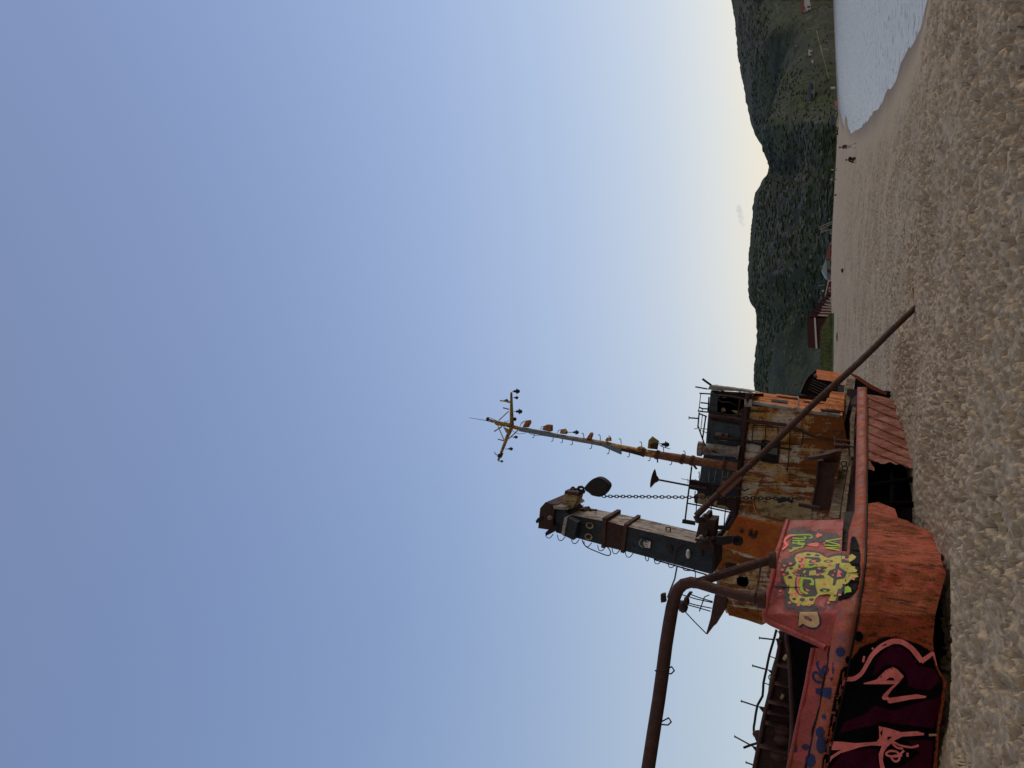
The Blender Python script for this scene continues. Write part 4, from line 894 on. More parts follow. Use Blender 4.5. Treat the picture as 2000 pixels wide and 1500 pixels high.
mb.pprism([G6(*p)[:2] for p in ((120,1265),(350,1305),(345,1370),(110,1330))], YL, .12); mb.pprism([G6(*p)[:2] for p in ((720,1380),(1030,1385),(1010,1430),(720,1420))], YL, .12); mb.pprism([G6(*p)[:2] for p in ((700,1400),(980,1440),(960,1470),(700,1440))], YL, .12)
mb.build('wing_frame', M['iron'], whl)
mb = MB(); sheet(mb, jag([G6(*p) for p in [(245,540),(400,560),(700,640),(870,650),(860,720),(700,790),(420,740),(240,700)]], .4, 5), lambda px, py: at(px, py, 21.5), 8, (0, .2, 0)); mb.build('dark_beam', M['black'], whl)
mb = MB()
for q in ([(410,790),(520,800),(540,900),(520,1000),(395,960)],[(540,850),(680,830),(640,900),(560,930)],[(855,550),(950,580),(930,640),(840,600)],[(760,1000),(900,1010),(980,1080),(760,1030)],[(700,930),(760,920),(740,1010),(690,1000)]): sheet(mb, jag([G6(*p) for p in q], .7, 4), lambda px, py: at(px, py, 21.75), 8, (0, .03, 0))
mb.split('torn_panel', M['beige'], whl)
mb = MB(); sheet(mb, [G6(*p) for p in [(330,830),(420,760),(700,800),(1100,860),(1110,1120),(900,1080),(600,1010),(340,960)]], lambda px, py: at(px, py, 22.2), 12, (0, .05, 0)); mb.build('wing_wall', M['brown_dark'], whl)
mb = MB(); mb.ptube([G6(1120,680)+(21.4,), G6(1180,690)+(21.3,), G6(1260,735)+(21.2,), G6(1340,700)+(21.2,)], 3, 6); mb.build('hook', M['iron'], whl)
# loose cables and rods around the bridge
mb = MB(); rr = random.Random(12)
for q in ([(360,520),(380,640),(400,760),(470,860)],[(500,560),(560,640),(590,760),(560,900)],[(700,650),(720,760),(690,860)],[(880,680),(930,800),(900,940),(960,1040)],[(1010,300),(1030,420),(1000,520)],[(1060,500),(1050,640),(1080,760)],[(420,180),(440,240),(520,260)],[(640,150),(660,220),(640,280)]): mb.tube(smooth_line([tuple(onD(.14+.1*rr.random())(*G6(*p))) for p in q], 3), .011, 5)
for q in ([(560,330),(640,420),(800,430),(930,500)],[(600,200),(820,260),(1000,240)],[(980,860),(1010,1000),(960,1130)],[(450,420),(520,440),(560,520)],[(720,640),(740,740),(860,760)],[(400,880),(430,1000),(410,1120)]): mb.tube(smooth_line([tuple(onD(.1+.1*rr.random())(*G5(*p))) for p in q], 3), .013, 5)
mb.split('cable', M['iron'], ship)
mb = MB()
for q in ([(1180,300),(1230,300),(1230,380),(1180,380)],[(640,1010),(700,1015),(695,1060),(640,1055)],[(920,1200),(980,1200),(980,1280),(920,1270)],[(1000,560),(1040,565),(1035,640),(1000,630)]): mb.prism([onD(.12)(*G5(*p)) for p in q], tuple(Db*.1))
mb.split('junction_box', M['brown_dark'], ship)
# loudspeaker horn on its pipe
mb = MB(); mb.ptube([Z6(1300,180)+(21.2,), Z6(1620,240)+(21.2,), Z6(1800,270)+(21.2,)], 4, 8); P0 = at(*Z6(1330,186), 21.2); P1 = at(*Z6(1275,172), 21.2); mb.tube([P0, P0.lerp(P1, .5), P1], [.05,.12,.27], 12); mb.build('horn', M['brown'], ship)
# winch and housing on deck
mb = MB(); mb.pprism([Z4(480,1020),Z4(510,1005),Z4(690,1030),Z4(660,1130),Z4(615,1420),Z4(610,1480),Z4(420,1480),Z4(440,1400)], 19.6, .9); mb.pprism([Z4(515,900),Z4(560,925),Z4(715,900),Z4(690,1020),Z4(545,1000)], 19.8, .7); wnch = mb.build('winch', M['brown'], ship)
mb = MB(); c0 = at(*Z4(525,950), 19.5); mb.tube([c0-Vector((.05,0,0))+Vector((0,0,.0)), c0+Vector((.03,0,.02))], [.32,.32], 14); mb.ptube([Z4(500,1000)+(19.5,), Z4(480,1200)+(19.5,), Z4(435,1450)+(19.4,)], 5, 8); mb.build('drum_flange', M['brown_dark'], wnch)
mb = MB(); mb.ptube([Z5(1300,225)+(19.,), Z5(1520,270)+(18.9,)], 9, 8); mb.build('beam', M['brown_dark'], ship)
# ruined box at the far right: orange outside, inside shade painted black
mb = MB(); mb.prism([at(*G8(490,203), 27), at(*G8(720,240), 26.8), at(*G8(960,282), 26.6), at(*G8(975,430), 25.8), at(*G8(960,478), 25.8), at(*G8(740,400), 26.), at(*G8(500,362), 26.3)], (.02,.05,0)); mb.build('bow_bulwark', M['plate_orange'], ship)
mb = MB(); mb.prism([at(*p[0], p[1]) for p in ((G8(490,203),27),(G8(345,330),26.6),(G8(290,420),26.3),(G8(205,620),25.6),(G8(440,690),25.3),(G8(640,745),25.2),(G8(880,720),25.2),(G8(980,600),25.4),(G8(960,470),25.85),(G8(740,408),26.05),(G8(505,370),26.35))], (0,.06,0)); mb.build('bow_inside', M['inside_shade'], ship)
mb = MB(); mb.prism([at(*p[0], p[1]) for p in ((G8(880,490),25.1),(G8(1000,470),25.1),(G8(970,730),25.),(G8(860,715),25.))], (0,.05,0)); mb.build('grey_plate', M['bluegrey'], ship)
mb = MB(); mb.ptube([G8(490,200)+(26.9,), G8(345,330)+(26.5,), G8(290,420)+(26.2,), G8(205,620)+(25.5,)], 3, 6); mb.ptube([G8(470,290)+(26.6,), G8(490,340)+(26.4,)], 6, 6); mb.ptube([G8(20,625)+(25.4,), G8(85,480)+(25.8,), G8(265,420)+(26.2,), G8(310,380)+(26.3,)], 1.8, 6); mb.build('bent_rail', M['brown'], ship)
mb = MB()
for j in range(5): mb.ptube([G8(430-20*j,380+40*j)+(26.-.1*j,), G8(860-20*j,560+50*j)+(25.2,)], 1.6, 5)
mb.build('inside_rib', M['brown_dark'], ship)

# ---- far bulwark seen from inside (left), its ribs and broken handrail
YF = lambda px, py: at(px, py, 17.6-.0035*(py-1240))
fb = [(1521,1245),(1523.5,1262),(1515,1305),(1506,1347),(1497,1383),(1491,1410),(1486,1437),(1480,1470),(1474,1500),(1462,1560),(1440,1700),(1640,1700),(1640,1500),(1640,1300),(1610,1240),(1560,1235),(1530,1232)]
mb = MB(); sheet(mb, fb, YF, 12, (0, .05, 0)); fbw = mb.build('far_bulwark', M['brown_dark'], ship)
mb = MB(); sheet(mb, [(1541,1236),(1560,1300),(1552,1400),(1550,1500),(1550,1700),(1660,1700),(1660,1240)], lambda px, py: YF(px, py)-Vector((0,.5,0)), 20, (0, .05, 0)); mb.build('shaded_hold_wall', M['inside_shade'], ship)  # deep shade of the hold painted as a near-black wall
mb = MB(); mb.tube([YF(*p)-Vector((0,.06,0)) for p in fb[:11]], .05, 8); mb.build('capping_rail', M['brown'], fbw)
for q in ([(555,345),(660,370)],[(540,545),(680,575)],[(470,740),(680,785)],[(460,855),(680,890)],[(440,965),(680,1030)],[(375,1215),(660,1285)]):
    mb = MB(); A_, B_ = [YF(*G4(*p)) for p in q]; mb.prism([A_+Vector((0,-.02,.03)), B_+Vector((0,-.02,.03)), B_+Vector((0,-.02,-.03)), A_+Vector((0,-.02,-.03))], (0,-.28,0)); mb.build('rib', M['brown'], fbw)
mb = MB()
for q, r_ in (((615,1065),.13),((605,1165),.13),((565,1330),.13),((625,1340),.1)): c0 = YF(*G4(*q)); mb.ball(c0+Vector((0,-.15,0)), r_, 0, 8, (1,.8,1.3))
mb.split('bitt', M['brown'], fbw)
mb = MB()
for q, sx in (((450,1375),28),((630,300),26),((600,720),20)): c0 = at(*G4(*q), 17.1); mb.box(c0, (.1,.1,.05), 0, Matrix.Rotation(.5, 3, 'Y'))
mb.split('scrap', M['beige'], fbw)
rail = [G4(*p)+(17.5,) for p in [(535,0),(510,100),(460,270),(430,420),(395,580),(385,720),(330,820),(300,1000),(290,1100),(335,1225)]]
mb = MB(); mb.ptube(smooth_line(rail, 2), 4.8, 8); mb.ptube([G4(180,1280)+(17.3,), G4(260,1250)+(17.4,), G4(345,1225)+(17.4,)], 4.8, 8); hr = mb.build('handrail', M['brown_dark'], ship)
for q, tri in (([(345,88),(520,108)],[(525,105),(600,120),(570,175)]),([(272,388),(440,435)],[(440,435),(520,460),(505,505)]),([(148,772),(340,835)],[(340,835),(430,850),(410,925)]),([(78,1155),(270,1260)],[(270,1265),(350,1290),(330,1350)]),([(200,1437),(320,1480)],[(300,1465),(320,1475),(310,1500)])):
    mb = MB(); mb.ptube([G4(*p)+(17.4,) for p in q], 3.2, 6); mb.ptube([G4(q[0][0]+5,q[0][1]-14)+(17.4,), G4(q[0][0]+8,q[0][1]+18)+(17.4,)], 1.4, 5); mb.pprism([G4(*p)[:2] for p in tri], 17.4, .04); mb.build('stanchion', M['brown_dark'], hr)
mb = MB()
for q in ([(470,290),(548,320)],[(395,575),(490,608)],[(540,18),(600,40)]): mb.ptube([G4(*p)+(17.4,) for p in q], 2.2, 6)
c0 = at(*G4(488,520), 17.4); mb.tube([c0+Vector((.07*math.cos(j*.628), 0, .07*math.sin(j*.628))) for j in range(11)], .012, 6)
mb.split('rail_strut', M['brown_dark'], hr)
mb = MB(); mb.ball(at(*G4(355,1140), 17.3), .13, 0, 8, (.8,.6,1.2)); mb.pprism([G4(*p)[:2] for p in ((560,20),(590,20),(600,70),(570,80))], 17.4, .1); mb.split('rail_fitting', M['brown'], hr)
mb = MB(); mb.ptube(smooth_line([Z2(580,130)+(16.2,), Z2(570,200)+(16.2,), Z2(590,330)+(16.2,), Z2(605,600)+(16,), Z2(615,900)+(15.8,), Z2(600,1100)+(15.6,), Z2(590,1300)+(15.4,), Z2(560,1800)+(15.2,)], 3), 9.5, 10); mb.build('long_pipe', M['brown'], ship)
mb = MB(); q = [at(1530,1225,16.5), at(1660,1225,14.4), at(1640,1700,14.), at(1600,1700,16.8), at(1600,1300,17.2)]; mb.prism(q, (0,0,-.05)); mb.build('well_deck', M['inside_shade'], ship)
# ---- gantry of heavy pipe
mb = MB(); main = [(1252,1590,13.7),(1266,1500,13.8),(1276,1434,13.9),(1286.5,1367,14.),(1294,1313,14.1),(1300.7,1260,14.2),(1307,1220,14.25),(1312.5,1188,14.3),(1318,1165,14.3),(1325,1150,14.3),(1335,1141,14.3),(1350,1137,14.3),(1366,1140,14.25),(1390,1148,14.2),(1443,1163,14.1),(1490,1171,14.)]
main = [(1215,1780,13.6)]+main
mb.ptube(main, [29,29,29,28.5,28,28,27.5,27.5,27,26,25,24.5,23.5,22,21,20.5,20], 14); gan = mb.build('gantry', M['brown'], ship)
mb = MB(); mb.ptube([(1352,1143,14.3),(1363,1137,14.4),(1386,1130,14.5),(1443,1112,14.7),(1476,1102,14.85),(1510,1092,14.95)], [15,17,18.5,18.5,19,19], 12); mb.build('leg', M['brown'], gan)
mb = MB()
for c_, rr_ in (((1303,1311),8),((1297,1411),8)):
    y_ = 14.1; L0 = [(c_[0]-24,c_[1]-1,y_-.2),(c_[0]-6,c_[1]-1,y_-.2),(c_[0]+9,c_[1]-9,y_-.1),(c_[0]+14,c_[1]-1,y_),(c_[0]+8,c_[1]+5,y_+.1),(c_[0]-4,c_[1]+4,y_-.1)]; mb.ptube(L0, 3.2, 7)
mb.ptube([(1486,1104,14.7),(1482,1130,14.6),(1477,1160,14.)], 4, 7); mb.ptube([Z5(870,1110)+(13.9,), Z5(905,1000)+(14.5,), Z5(925,830)+(14.7,)], 3.4, 7)
mb.ptube([Z5(870,1105)+(13.9,), Z5(868,1160)+(13.85,), Z5(875,1210)+(13.95,)], 3, 7)
mb.split('lashing', M['brown_dark'], gan)
mb = MB(); mb.pprism([Z8(225,230),Z8(255,225),Z8(262,285),Z8(228,290)], 14.2, .12); mb.tube([at(*Z8(236,262), 14.15), at(*Z8(236,262), 14.4)], .03, 8); mb.build('lug', M['brown_dark'], gan)
mb = MB(); c0 = at(1509, 1094, 14.95); mb.tube([c0+Vector((0,0,.06)), c0-Vector((0,0,.06))], .155, 14); c1 = at(1488, 1171, 14.05); mb.tube([c1+Vector((0,0,.05)), c1-Vector((0,0,.06))], .15, 14); mb.split('foot_flange', M['brown'], gan)
mb = MB(); mb.ptube([Z5(300,950)+(14.2,), Z5(420,930)+(14.3,), Z5(560,870)+(14.5,), Z5(700,825)+(14.5,)], 2, 6); mb.ptube([(1322,1108,18.),(1318,1130,16.8),(1310,1150,15.6),(1304,1166,14.5)], 3.4, 7); mb.build('cable', M['iron'], gan)
# ---- mast
YM = 21.6
cl = [(1440,912),(1405,907),(1373,903),(1320,894.5),(1285,888.5),(1250,882.5),(1210,874),(1175,866),(1137,859.5),(1100,853.5),(1060,845),(1015,837),(993,831),(972,825),(953,819)]
wd = [17,18,18.5,18.5,16.5,15,13.5,12.5,10.5,9.5,9.5,9,8,7,4]
mb = MB(); mb.ptube([p+(YM,) for p in cl[:5]], wd[:5], 10); mast = mb.build('mast', M['mast_red'], ship)
mb = MB(); mb.ptube([p+(YM,) for p in cl[4:]], wd[4:], 8); mb.build('upper_mast', M['mast_rust'], mast)
mb = MB()
for i, x in enumerate((1415, 1352, 1333, 1284, 1257)):
    y = lerp(sorted(cl), x); mb.ptube([(x-3,y-1,YM),(x+3,y+1,YM)], lerp([(a[0], b) for a, b in sorted(zip(cl, wd))], x)+4, 10)
mb.split('mast_band', M['brown'], mast)
mb = MB()
for q in ([M2(858,708),M2(1180,762),M2(1180,828),M2(853,768)],[M2(1184,764),M2(1400,812),M2(1412,830),M2(1402,868),M2(1184,832)],[M2(1430,820),M3(120,368),M3(130,380),M3(120,408),M2(1430,872)],[M3(140,372),M3(450,420),M3(478,440),M3(470,470),M3(140,412)],[M3(500,432),M3(750,500),M3(750,585),M3(498,476)]):
    mb.pprism([p[:2] for p in q], YM-.12, .1)
mb.split('cover_plate', M['mastgrey'], mast)
mb = MB(); mb.pprism([M3(765,505)[:2],M3(1030,560)[:2],M3(1025,608)[:2],M3(770,540)[:2]], YM-.12, .1); mb.build('side_plate', M['brown_dark'], mast)
mb = MB(); mb.pprism([M3(318,408)[:2],M3(356,414)[:2],M3(352,446)[:2],M3(316,438)[:2]], YM-.128, .006); mb.build('sticker', M['ltpink'], mast)
RG = [(265,370,-1),(480,390,-1),(612,405,-1),(750,442,-1),(1020,482,-1),(1305,543,-1),(1585,600,-1),(125,412,1),(375,460,1),(600,530,1),(865,570,1),(1135,620,1),(1415,672,1)]
mb = MB()
for x, y, sgn in RG:
    if sgn < 0: q = [(x+5,y+8),(x,y-52),(x-8,y-62),(x-25,y-60)]
    else: q = [(x,y-8),(x-6,y+38),(x-14,y+46),(x-32,y+46)]
    mb.ptube([M3(*p)+(YM,) for p in q], 1.7, 6)
for x, y in ((1075,812),(1352,866),(1490,886)): mb.ptube([M2(x+2,y-6)+(YM,), M2(x-4,y+44)+(YM,), M2(x-28,y+52)+(YM,)], 1.7, 6)
mb.split('rung', M['iron'], mast)
# floodlights and boxes on the mast
for q in ([(905,705),(950,610),(985,605),(997,640),(960,712)],[(1190,745),(1215,690),(1270,668),(1310,680),(1312,760),(1300,775)],[(1450,800),(1465,740),(1500,735),(1530,775),(1525,812)]):
    mb = MB(); mb.pprism([M2(*p)[:2] for p in q], YM-.12, .24); a0 = q[1]; mb.ptube([M2(a0[0]-50,a0[1]+50)+(YM,), M2(a0[0]-30,a0[1]+10)+(YM,), M2(a0[0]+5,a0[1]+8)+(YM,)], 1.5, 5); mb.build('floodlight', M['mast_rust'], mast)
for q in ([(300,380),(345,310),(358,298),(372,320),(350,388)],[(545,400),(570,365),(600,365),(610,410),(570,420)],[(960,495),(985,480),(1045,500),(1040,515),(975,520)]):
    mb = MB(); mb.pprism([M3(*p)[:2] for p in q], YM-.1, .2); mb.build('floodlight', M['mast_rust'], mast)
mb = MB(); mb.pprism([M3(*p)[:2] for p in ((1098,505),(1110,400),(1160,348),(1245,408),(1225,520))], YM-.02, .04); bxp = mb.build('lamp_bracket', M['yellow'], mast)
mb = MB(); mb.pprism([M3(*p)[:2] for p in ell((1138,392), 9, 20)], YM-.03, .01); mb.build('cut_hole', M['mastgrey'], bxp)
mb = MB(); mb.pprism([M3(*p)[:2] for p in ((1130,450),(1180,430),(1230,440),(1220,515),(1140,512))], YM-.14, .1); mb.build('lamp_box', M['brown_dark'], bxp)
def hang(p0, p1, r, par):
    mb = MB(); mb.ptube([p0, p1], 1.6, 5); r *= .42; mb.ball(at(*p1), r, 0, 8, (1,1,1.1)); mb.tube([at(*p1)+Vector((0,0,r*.6)), at(*p1)+Vector((0,0,r*2.2))], [r*.8, r*.45], 8); mb.tube([at(*p1)+Vector((-r*1.3,0,r*.5)), at(*p1)+Vector((r*1.3,0,r*.5))], r*.3, 5); mb.build('lamp', M['iron'], par)
hang(M3(1240,435)+(YM,), M3(1350,455)+(YM,), .16, mast); hang(M3(40,296)+(YM,), M3(180,296)+(YM,), .13, mast)
mb = MB(); mb.ptube([M3(1250,455)+(YM,), M3(1300,485)+(YM,), M3(1390,512)+(YM,)], 1.5, 5); mb.ptube([M3(1230,540)+(YM,), M3(1228,690)+(YM,)], 3, 6); mb.pprism([M3(*p)[:2] for p in ((1635,712),(1690,700),(1745,775),(1725,780),(1690,735))], YM, .1); mb.split('mast_fitting', M['brown_dark'], mast)
# crosstrees
mb = MB(); mb.ptube([M2(748,700)+(YM,), M2(742,450)+(YM,), M2(740,195)+(YM,)], [8,6.2,3.8], 4); cxa = mb.build('crosstree', M['yellow'], mast)
mb = MB(); mb.ptube([M2(740,720)+(YM-.2,), M2(680,850)+(YM-.4,), M2(620,1010)+(YM-.7,), M2(548,1195)+(YM-1.,)], [8,7,6,4], 4); cxb = mb.build('crosstree', M['yellow'], mast)
for q, r_, par in (((750,185,835,182),.15,cxa),((765,278,825,276),.1,cxa),((775,478,872,478),.15,cxa),((650,1028,742,1025),.11,cxb),((745,853,815,853),.1,cxb),((550,1203,606,1207),.08,cxb),((720,330,675,314),.09,cxa)):
    hang(M2(q[0],q[1])+(YM,), M2(q[2],q[3])+(YM,), r_, par)
mb = MB()
for q, w_ in (([(555,610),(700,475)],2.4),([(545,690),(630,890)],2.4),([(700,880),(860,730)],2.6),([(490,770),(600,700)],3),([(620,424),(705,445)],3),([(545,884),(630,905)],2.8),([(575,318),(640,325),(715,345)],3.4),([(495,1070),(505,1100),(540,1120)],2.2)): mb.ptube([M2(*p)+(YM-.1,) for p in q], w_, 6)
mb.split('strut', M['yellow'], mast)
mb = MB(); mb.pprism([M2(*p)[:2] for p in ((620,705),(690,735),(690,800),(665,790))], YM-.15, .04); mb.pprism([M2(*p)[:2] for p in ((455,615),(530,620),(700,650),(715,700),(640,700),(520,680))], YM-.06, .12); mb.split('gusset', M['yellow'], mast)
mb = MB(); mb.ptube([M2(470,638)+(YM,), M2(360,608)+(YM,), M2(118,568)+(YM,)], [1.8,1.4,.8], 6); mb.build('whip_aerial', M['iron'], mast)
mb = MB(); mb.ball(at(*M2(395,590), YM), .06, 0, 8, (1,.8,1)); mb.pprism([M2(*p)[:2] for p in ((545,1100),(605,1090),(575,1160),(535,1150))], YM-.95, .12); mb.ball(at(*M2(790,590), YM), .06, 0, 8); mb.split('junction_box', M['iron'], mast)
mb = MB(); mb.ptube(smooth_line([M2(*p)+(YM-.12,) for p in [(390,560),(440,575),(540,620),(600,670),(720,720),(770,770),(850,805),(950,795)]], 3), 1.1, 5); mb.ptube(smooth_line([M2(*p)+(YM-.12,) for p in [(700,600),(660,650),(635,640),(650,622),(665,650)]], 3), 1.2, 5); mb.ptube(smooth_line([M2(*p)+(YM-.12,) for p in [(1000,800),(1090,828),(1200,825)]], 3), 1.1, 5); mb.ptube(smooth_line([M2(*p)+(YM-.12,) for p in [(870,690),(890,640),(930,625)]], 3), 1.4, 5); mb.split('loose_wire', M['iron'], mast)

# ---- the grey column of the deck crane
YC = 18.4
cf = [Z6(455,530),Z6(1000,640),Z6(1710,812),Z6(1885,770),Z6(1880,900),Z6(1855,1110),Z6(1000,880),Z6(330,700),Z6(300,600),Z6(310,450),Z6(400,470)]
mb = MB(); mb.pprism([p[:2] for p in cf], YC, 1.3, 0); crane = mb.build('deck_crane', M['crane_dark'], ship)
mb = MB(); se = [Vector(at(*Z6(*p), YC))+Vector((.012,0,.012)) for p in ((470,532),(730,584),(1000,640),(1350,725),(1700,809))]; sb_ = [p+Vector((0,1.29,0)) for p in se]; mb.add([p+Vector((0,.01,0)) for p in se]+sb_, [(i, i+1, 6+i, 5+i) for i in range(4)]); mb.build('side_face', M['crane_light'], crane)
mb = MB()
for q in ([(790,583),(828,590),(803,836),(770,828)],[(1002,640),(1034,648),(992,884),(958,874)]): 
    P = [at(*Z6(*p), YC-.06) for p in q]; mb.prism([P[0]+Vector((.06,0,.02)), P[1]+Vector((.06,0,.02)), P[2]-Vector((.05,0,0)), P[3]-Vector((.05,0,0))], (0,1.45,0))
mb.split('collar', M['brown'], crane)
mb = MB(); mb.pprism([Z6(*p)[:2] for p in ((832,592),(1002,642),(960,874),(806,836))], YC-.025, .03); mb.build('patch_plate', M['brown_dark'], crane)
mb = MB(); mb.pprism([Z6(*p)[:2] for p in ((175,462),(225,406),(330,430),(315,470),(300,600),(305,680),(155,658))], YC-.1, 1.45); hd_ = mb.build('crane_head', M['brown_dark'], crane)
mb = MB(); mb.pprism([Z6(*p)[:2] for p in ((140,612),(130,590),(150,560),(185,548),(200,560),(165,600))], YC-.15, .2); mb.pprism([Z6(*p)[:2] for p in ((225,735),(235,690),(300,640),(335,640),(300,700),(250,725))], YC-.3, .25); mb.split('sheave_guard', M['black'], hd_)
mb = MB(); mb.ball(at(*Z6(272,555), YC-.12), .07, 0, 8); mb.pprism([Z6(*p)[:2] for p in ((300,440),(420,450),(440,480),(310,470))], YC-.16, 1.5); mb.split('head_fitting', M['crane_light'], hd_)
mb = MB(); mb.pprism([Z6(*p)[:2] for p in ((385,425),(415,305),(545,330),(525,400),(480,470),(430,470))], YC+.2, .5); jib = mb.build('jib_stub', M['beige'], crane)
mb = MB(); mb.pprism([Z6(*p)[:2] for p in ((412,320),(420,290),(550,315),(545,345))], YC+.15, .6); mb.ptube(smooth_line([Z6(*p)+(YC+.45,) for p in [(470,300),(480,268),(500,258),(510,275),(505,300)]], 3), 4, 7); mb.split('jib_end', M['brown'], jib)
mb = MB(); mb.pprism([Z6(*p)[:2] for p in ((500,480),(600,470),(620,500),(600,520),(530,510))], YC+.7, .5); mb.ptube([Z6(555,425)+(YC+.9,), Z6(575,445)+(YC+.9,), Z6(600,430)+(YC+.9,)], 1.6, 5); mb.ptube([Z6(575,445)+(YC+.9,), Z6(565,480)+(YC+.9,)], 1.6, 5); mb.ptube([Z6(620,485)+(YC+.9,), Z6(730,480)+(YC+.9,)], 4, 6); mb.ptube([Z6(718,490)+(YC+.9,), Z6(716,535)+(YC+.9,)], 2.2, 6); mb.split('valve_gear', M['brown_dark'], crane)
mb = MB(); mb.prism([at(*Z6(440,553), YC-.35), at(*Z6(540,603), YC-.35), at(*Z6(500,775), YC-.35), at(*Z6(408,732), YC-.35)], (0,.3,0)); fl = mb.build('floodlight', M['crane_dark'], crane)
mb = MB(); mb.prism([at(*Z6(442,548), YC-.39), at(*Z6(412,556), YC-.39), at(*Z6(380,715), YC-.39), at(*Z6(408,736), YC-.39)], (0,.34,0)); mb.build('lamp_cover', M['palegrey'], fl)
for i, (x, y) in enumerate([(265,738),(382,762),(518,792),(640,822),(775,862),(915,892),(1045,925),(1218,962),(1325,990),(1460,1026)]):
    mb = MB(); w_ = 38 if i != 7 else 18; mb.ptube([Z6(*p)+(YC+.25,) for p in ((x-w_,y-38),(x-w_+6,y-2),(x-w_+16,y+14),(x+4,y+17),(x+14,y+8),(x+w_,y-22))], 1.9, 6); mb.build('rung', M['iron'], crane)
mb = MB(); mb.ptube(smooth_line([Z6(*p)+(YC+.15,) for p in [(585,772),(600,810),(640,848),(740,892),(820,922),(855,920),(862,892),(840,850),(800,826)]], 4), 2.4, 6)
mb.ptube(smooth_line([Z6(*p)+(YC-.05,) for p in [(1590,808),(1540,825),(1505,880),(1490,980)]], 3), 2.6, 6); mb.split('hose', M['brown_dark'], crane)
mb = MB(); mb.ptube([Z6(*p)+(YC+.3,) for p in [(1275,940),(1300,968),(1480,1020),(1800,1112)]], 3.2, 6); mb.ptube([Z6(1690,1085)+(YC+.3,), Z6(1692,1145)+(YC+.3,)], 2, 5); mb.ptube(smooth_line([Z6(*p)+(YC+.1,) for p in [(1600,960),(1575,1010),(1575,1060),(1620,1072),(1700,1060),(1705,1000)]], 3), 2.2, 6); mb.split('conduit', M['iron'], crane)
mb = MB(); mb.ball(at(*Z6(1620,910), YC-.1), .09, 0, 8, (1.3,.8,.6)); mb.build('lamp_glass', M['white'], crane)
for x, y in ((660,632),(648,742)):
    mb = MB(); c0 = at(*Z6(x,y), YC-.04); mb.tube([c0+Vector((.07*math.cos(j*.628), 0, .09*math.sin(j*.628))) for j in range(11)], .016, 6); mb.ptube([Z6(x+18,y+8)+(YC-.04,), Z6(x+38,y+2)+(YC-.04,)], 2, 5); mb.build('shackle', M['beige'], crane)
mb = MB()
for q in ([(1405,650),(1445,650)],[(1405,650),(1408,730)],[(1445,650),(1450,738)]): mb.ptube([Z6(*p)+(YC+.6,) for p in q], 2.4, 6)
mb.build('handle', M['brown_dark'], crane)
mb = MB(); mb.pprism([Z6(*p)[:2] for p in ((1410,845),(1450,830),(1470,890),(1430,905))], YC-.06, .06); mb.pprism([Z6(*p)[:2] for p in ((1740,860),(1760,862),(1755,935),(1740,930))], YC-.05, .05); mb.split('hinge', M['brown_dark'], crane)
# emblem plate
mb = MB(); FQ = lambda o: (lambda px, py: at(px, py, YC-o)); E_ = lambda pts: [G7(*p) for p in pts]
sheet(mb, E_([(555,400),(1125,530),(1070,970),(505,830)]), FQ(.03), 30, (0,.03,0), 0)
for mi_, q in ((1,[(620,560),(700,480),(740,470),(680,560),(640,640),(660,740),(780,830),(760,860),(660,800),(600,720),(585,640)]),(2,[(740,470),(1110,535),(1095,590),(900,550),(760,560)]),(2,[(720,860),(900,880),(1000,920),(900,930)]),
    (3,[(790,570),(830,590),(840,625),(800,620)]),(3,[(760,645),(830,630),(960,645),(1060,640),(1000,625),(900,580),(905,555),(970,575),(1095,600),(1060,880),(960,850),(830,835),(815,800),(860,790),(960,810),(985,795),(860,770),(780,745),(775,715),(860,715),(985,750),(940,705),(860,685),(770,680)])):
    sheet(mb, E_(q), FQ(.036), 30, None, mi_, 0)
mb.build('emblem_plate', [M['crane_dark'], M['greenish'], M['blue'], M['whitepaint']], crane, label='dark square plate with a white hand emblem')
# winch head at the foot of the column, hook below it
mb = MB(); mb.pprism([Z5(*p)[:2] for p in ((330,360),(372,350),(378,325),(415,325),(420,375),(487,382),(470,560),(340,520),(290,560),(315,450))], YC+.1, .7); wb = mb.build('winch_bracket', M['brown_dark'], crane)
mb = MB(); mb.pprism([Z5(*p)[:2] for p in ((370,500),(390,480),(415,490),(390,560),(365,550))], YC-.05, .2); mb.ptube([Z5(290,570)+(YC-.1,), Z5(400,580)+(YC-.1,), Z5(480,545)+(YC-.1,)], 6, 7); mb.ptube([Z5(420,545)+(YC-.1,), Z5(470,640)+(YC-.1,)], 7, 7); mb.pprism([Z5(*p)[:2] for p in ((310,600),(490,600),(470,700),(330,660))], YC-.08, .08); mb.split('clamp', M['brown_dark'], wb)
mb = MB(); mb.pprism([Z5(*p)[:2] for p in ((490,540),(540,545),(640,540),(740,560),(725,605),(650,605),(560,625),(490,615))], YC-.1, .12); c0 = at(*Z5(700,578), YC-.2); mb.tube([c0+Vector((.1*math.cos(j*.628), 0, .1*math.sin(j*.628))) for j in range(11)], .03, 6); mb.pprism([Z5(*p)[:2] for p in ((640,590),(725,555),(690,530),(610,535),(560,540))], YC-.14, .06); mb.split('link_plate', M['black'], wb)
mb = MB(); mb.pprism([Z6(*p)[:2] for p in ((1845,1110),(1880,1080),(1895,760),(1870,770),(1850,1080))], YC-.03, 1.3); mb.build('base_flange', M['black'], crane)

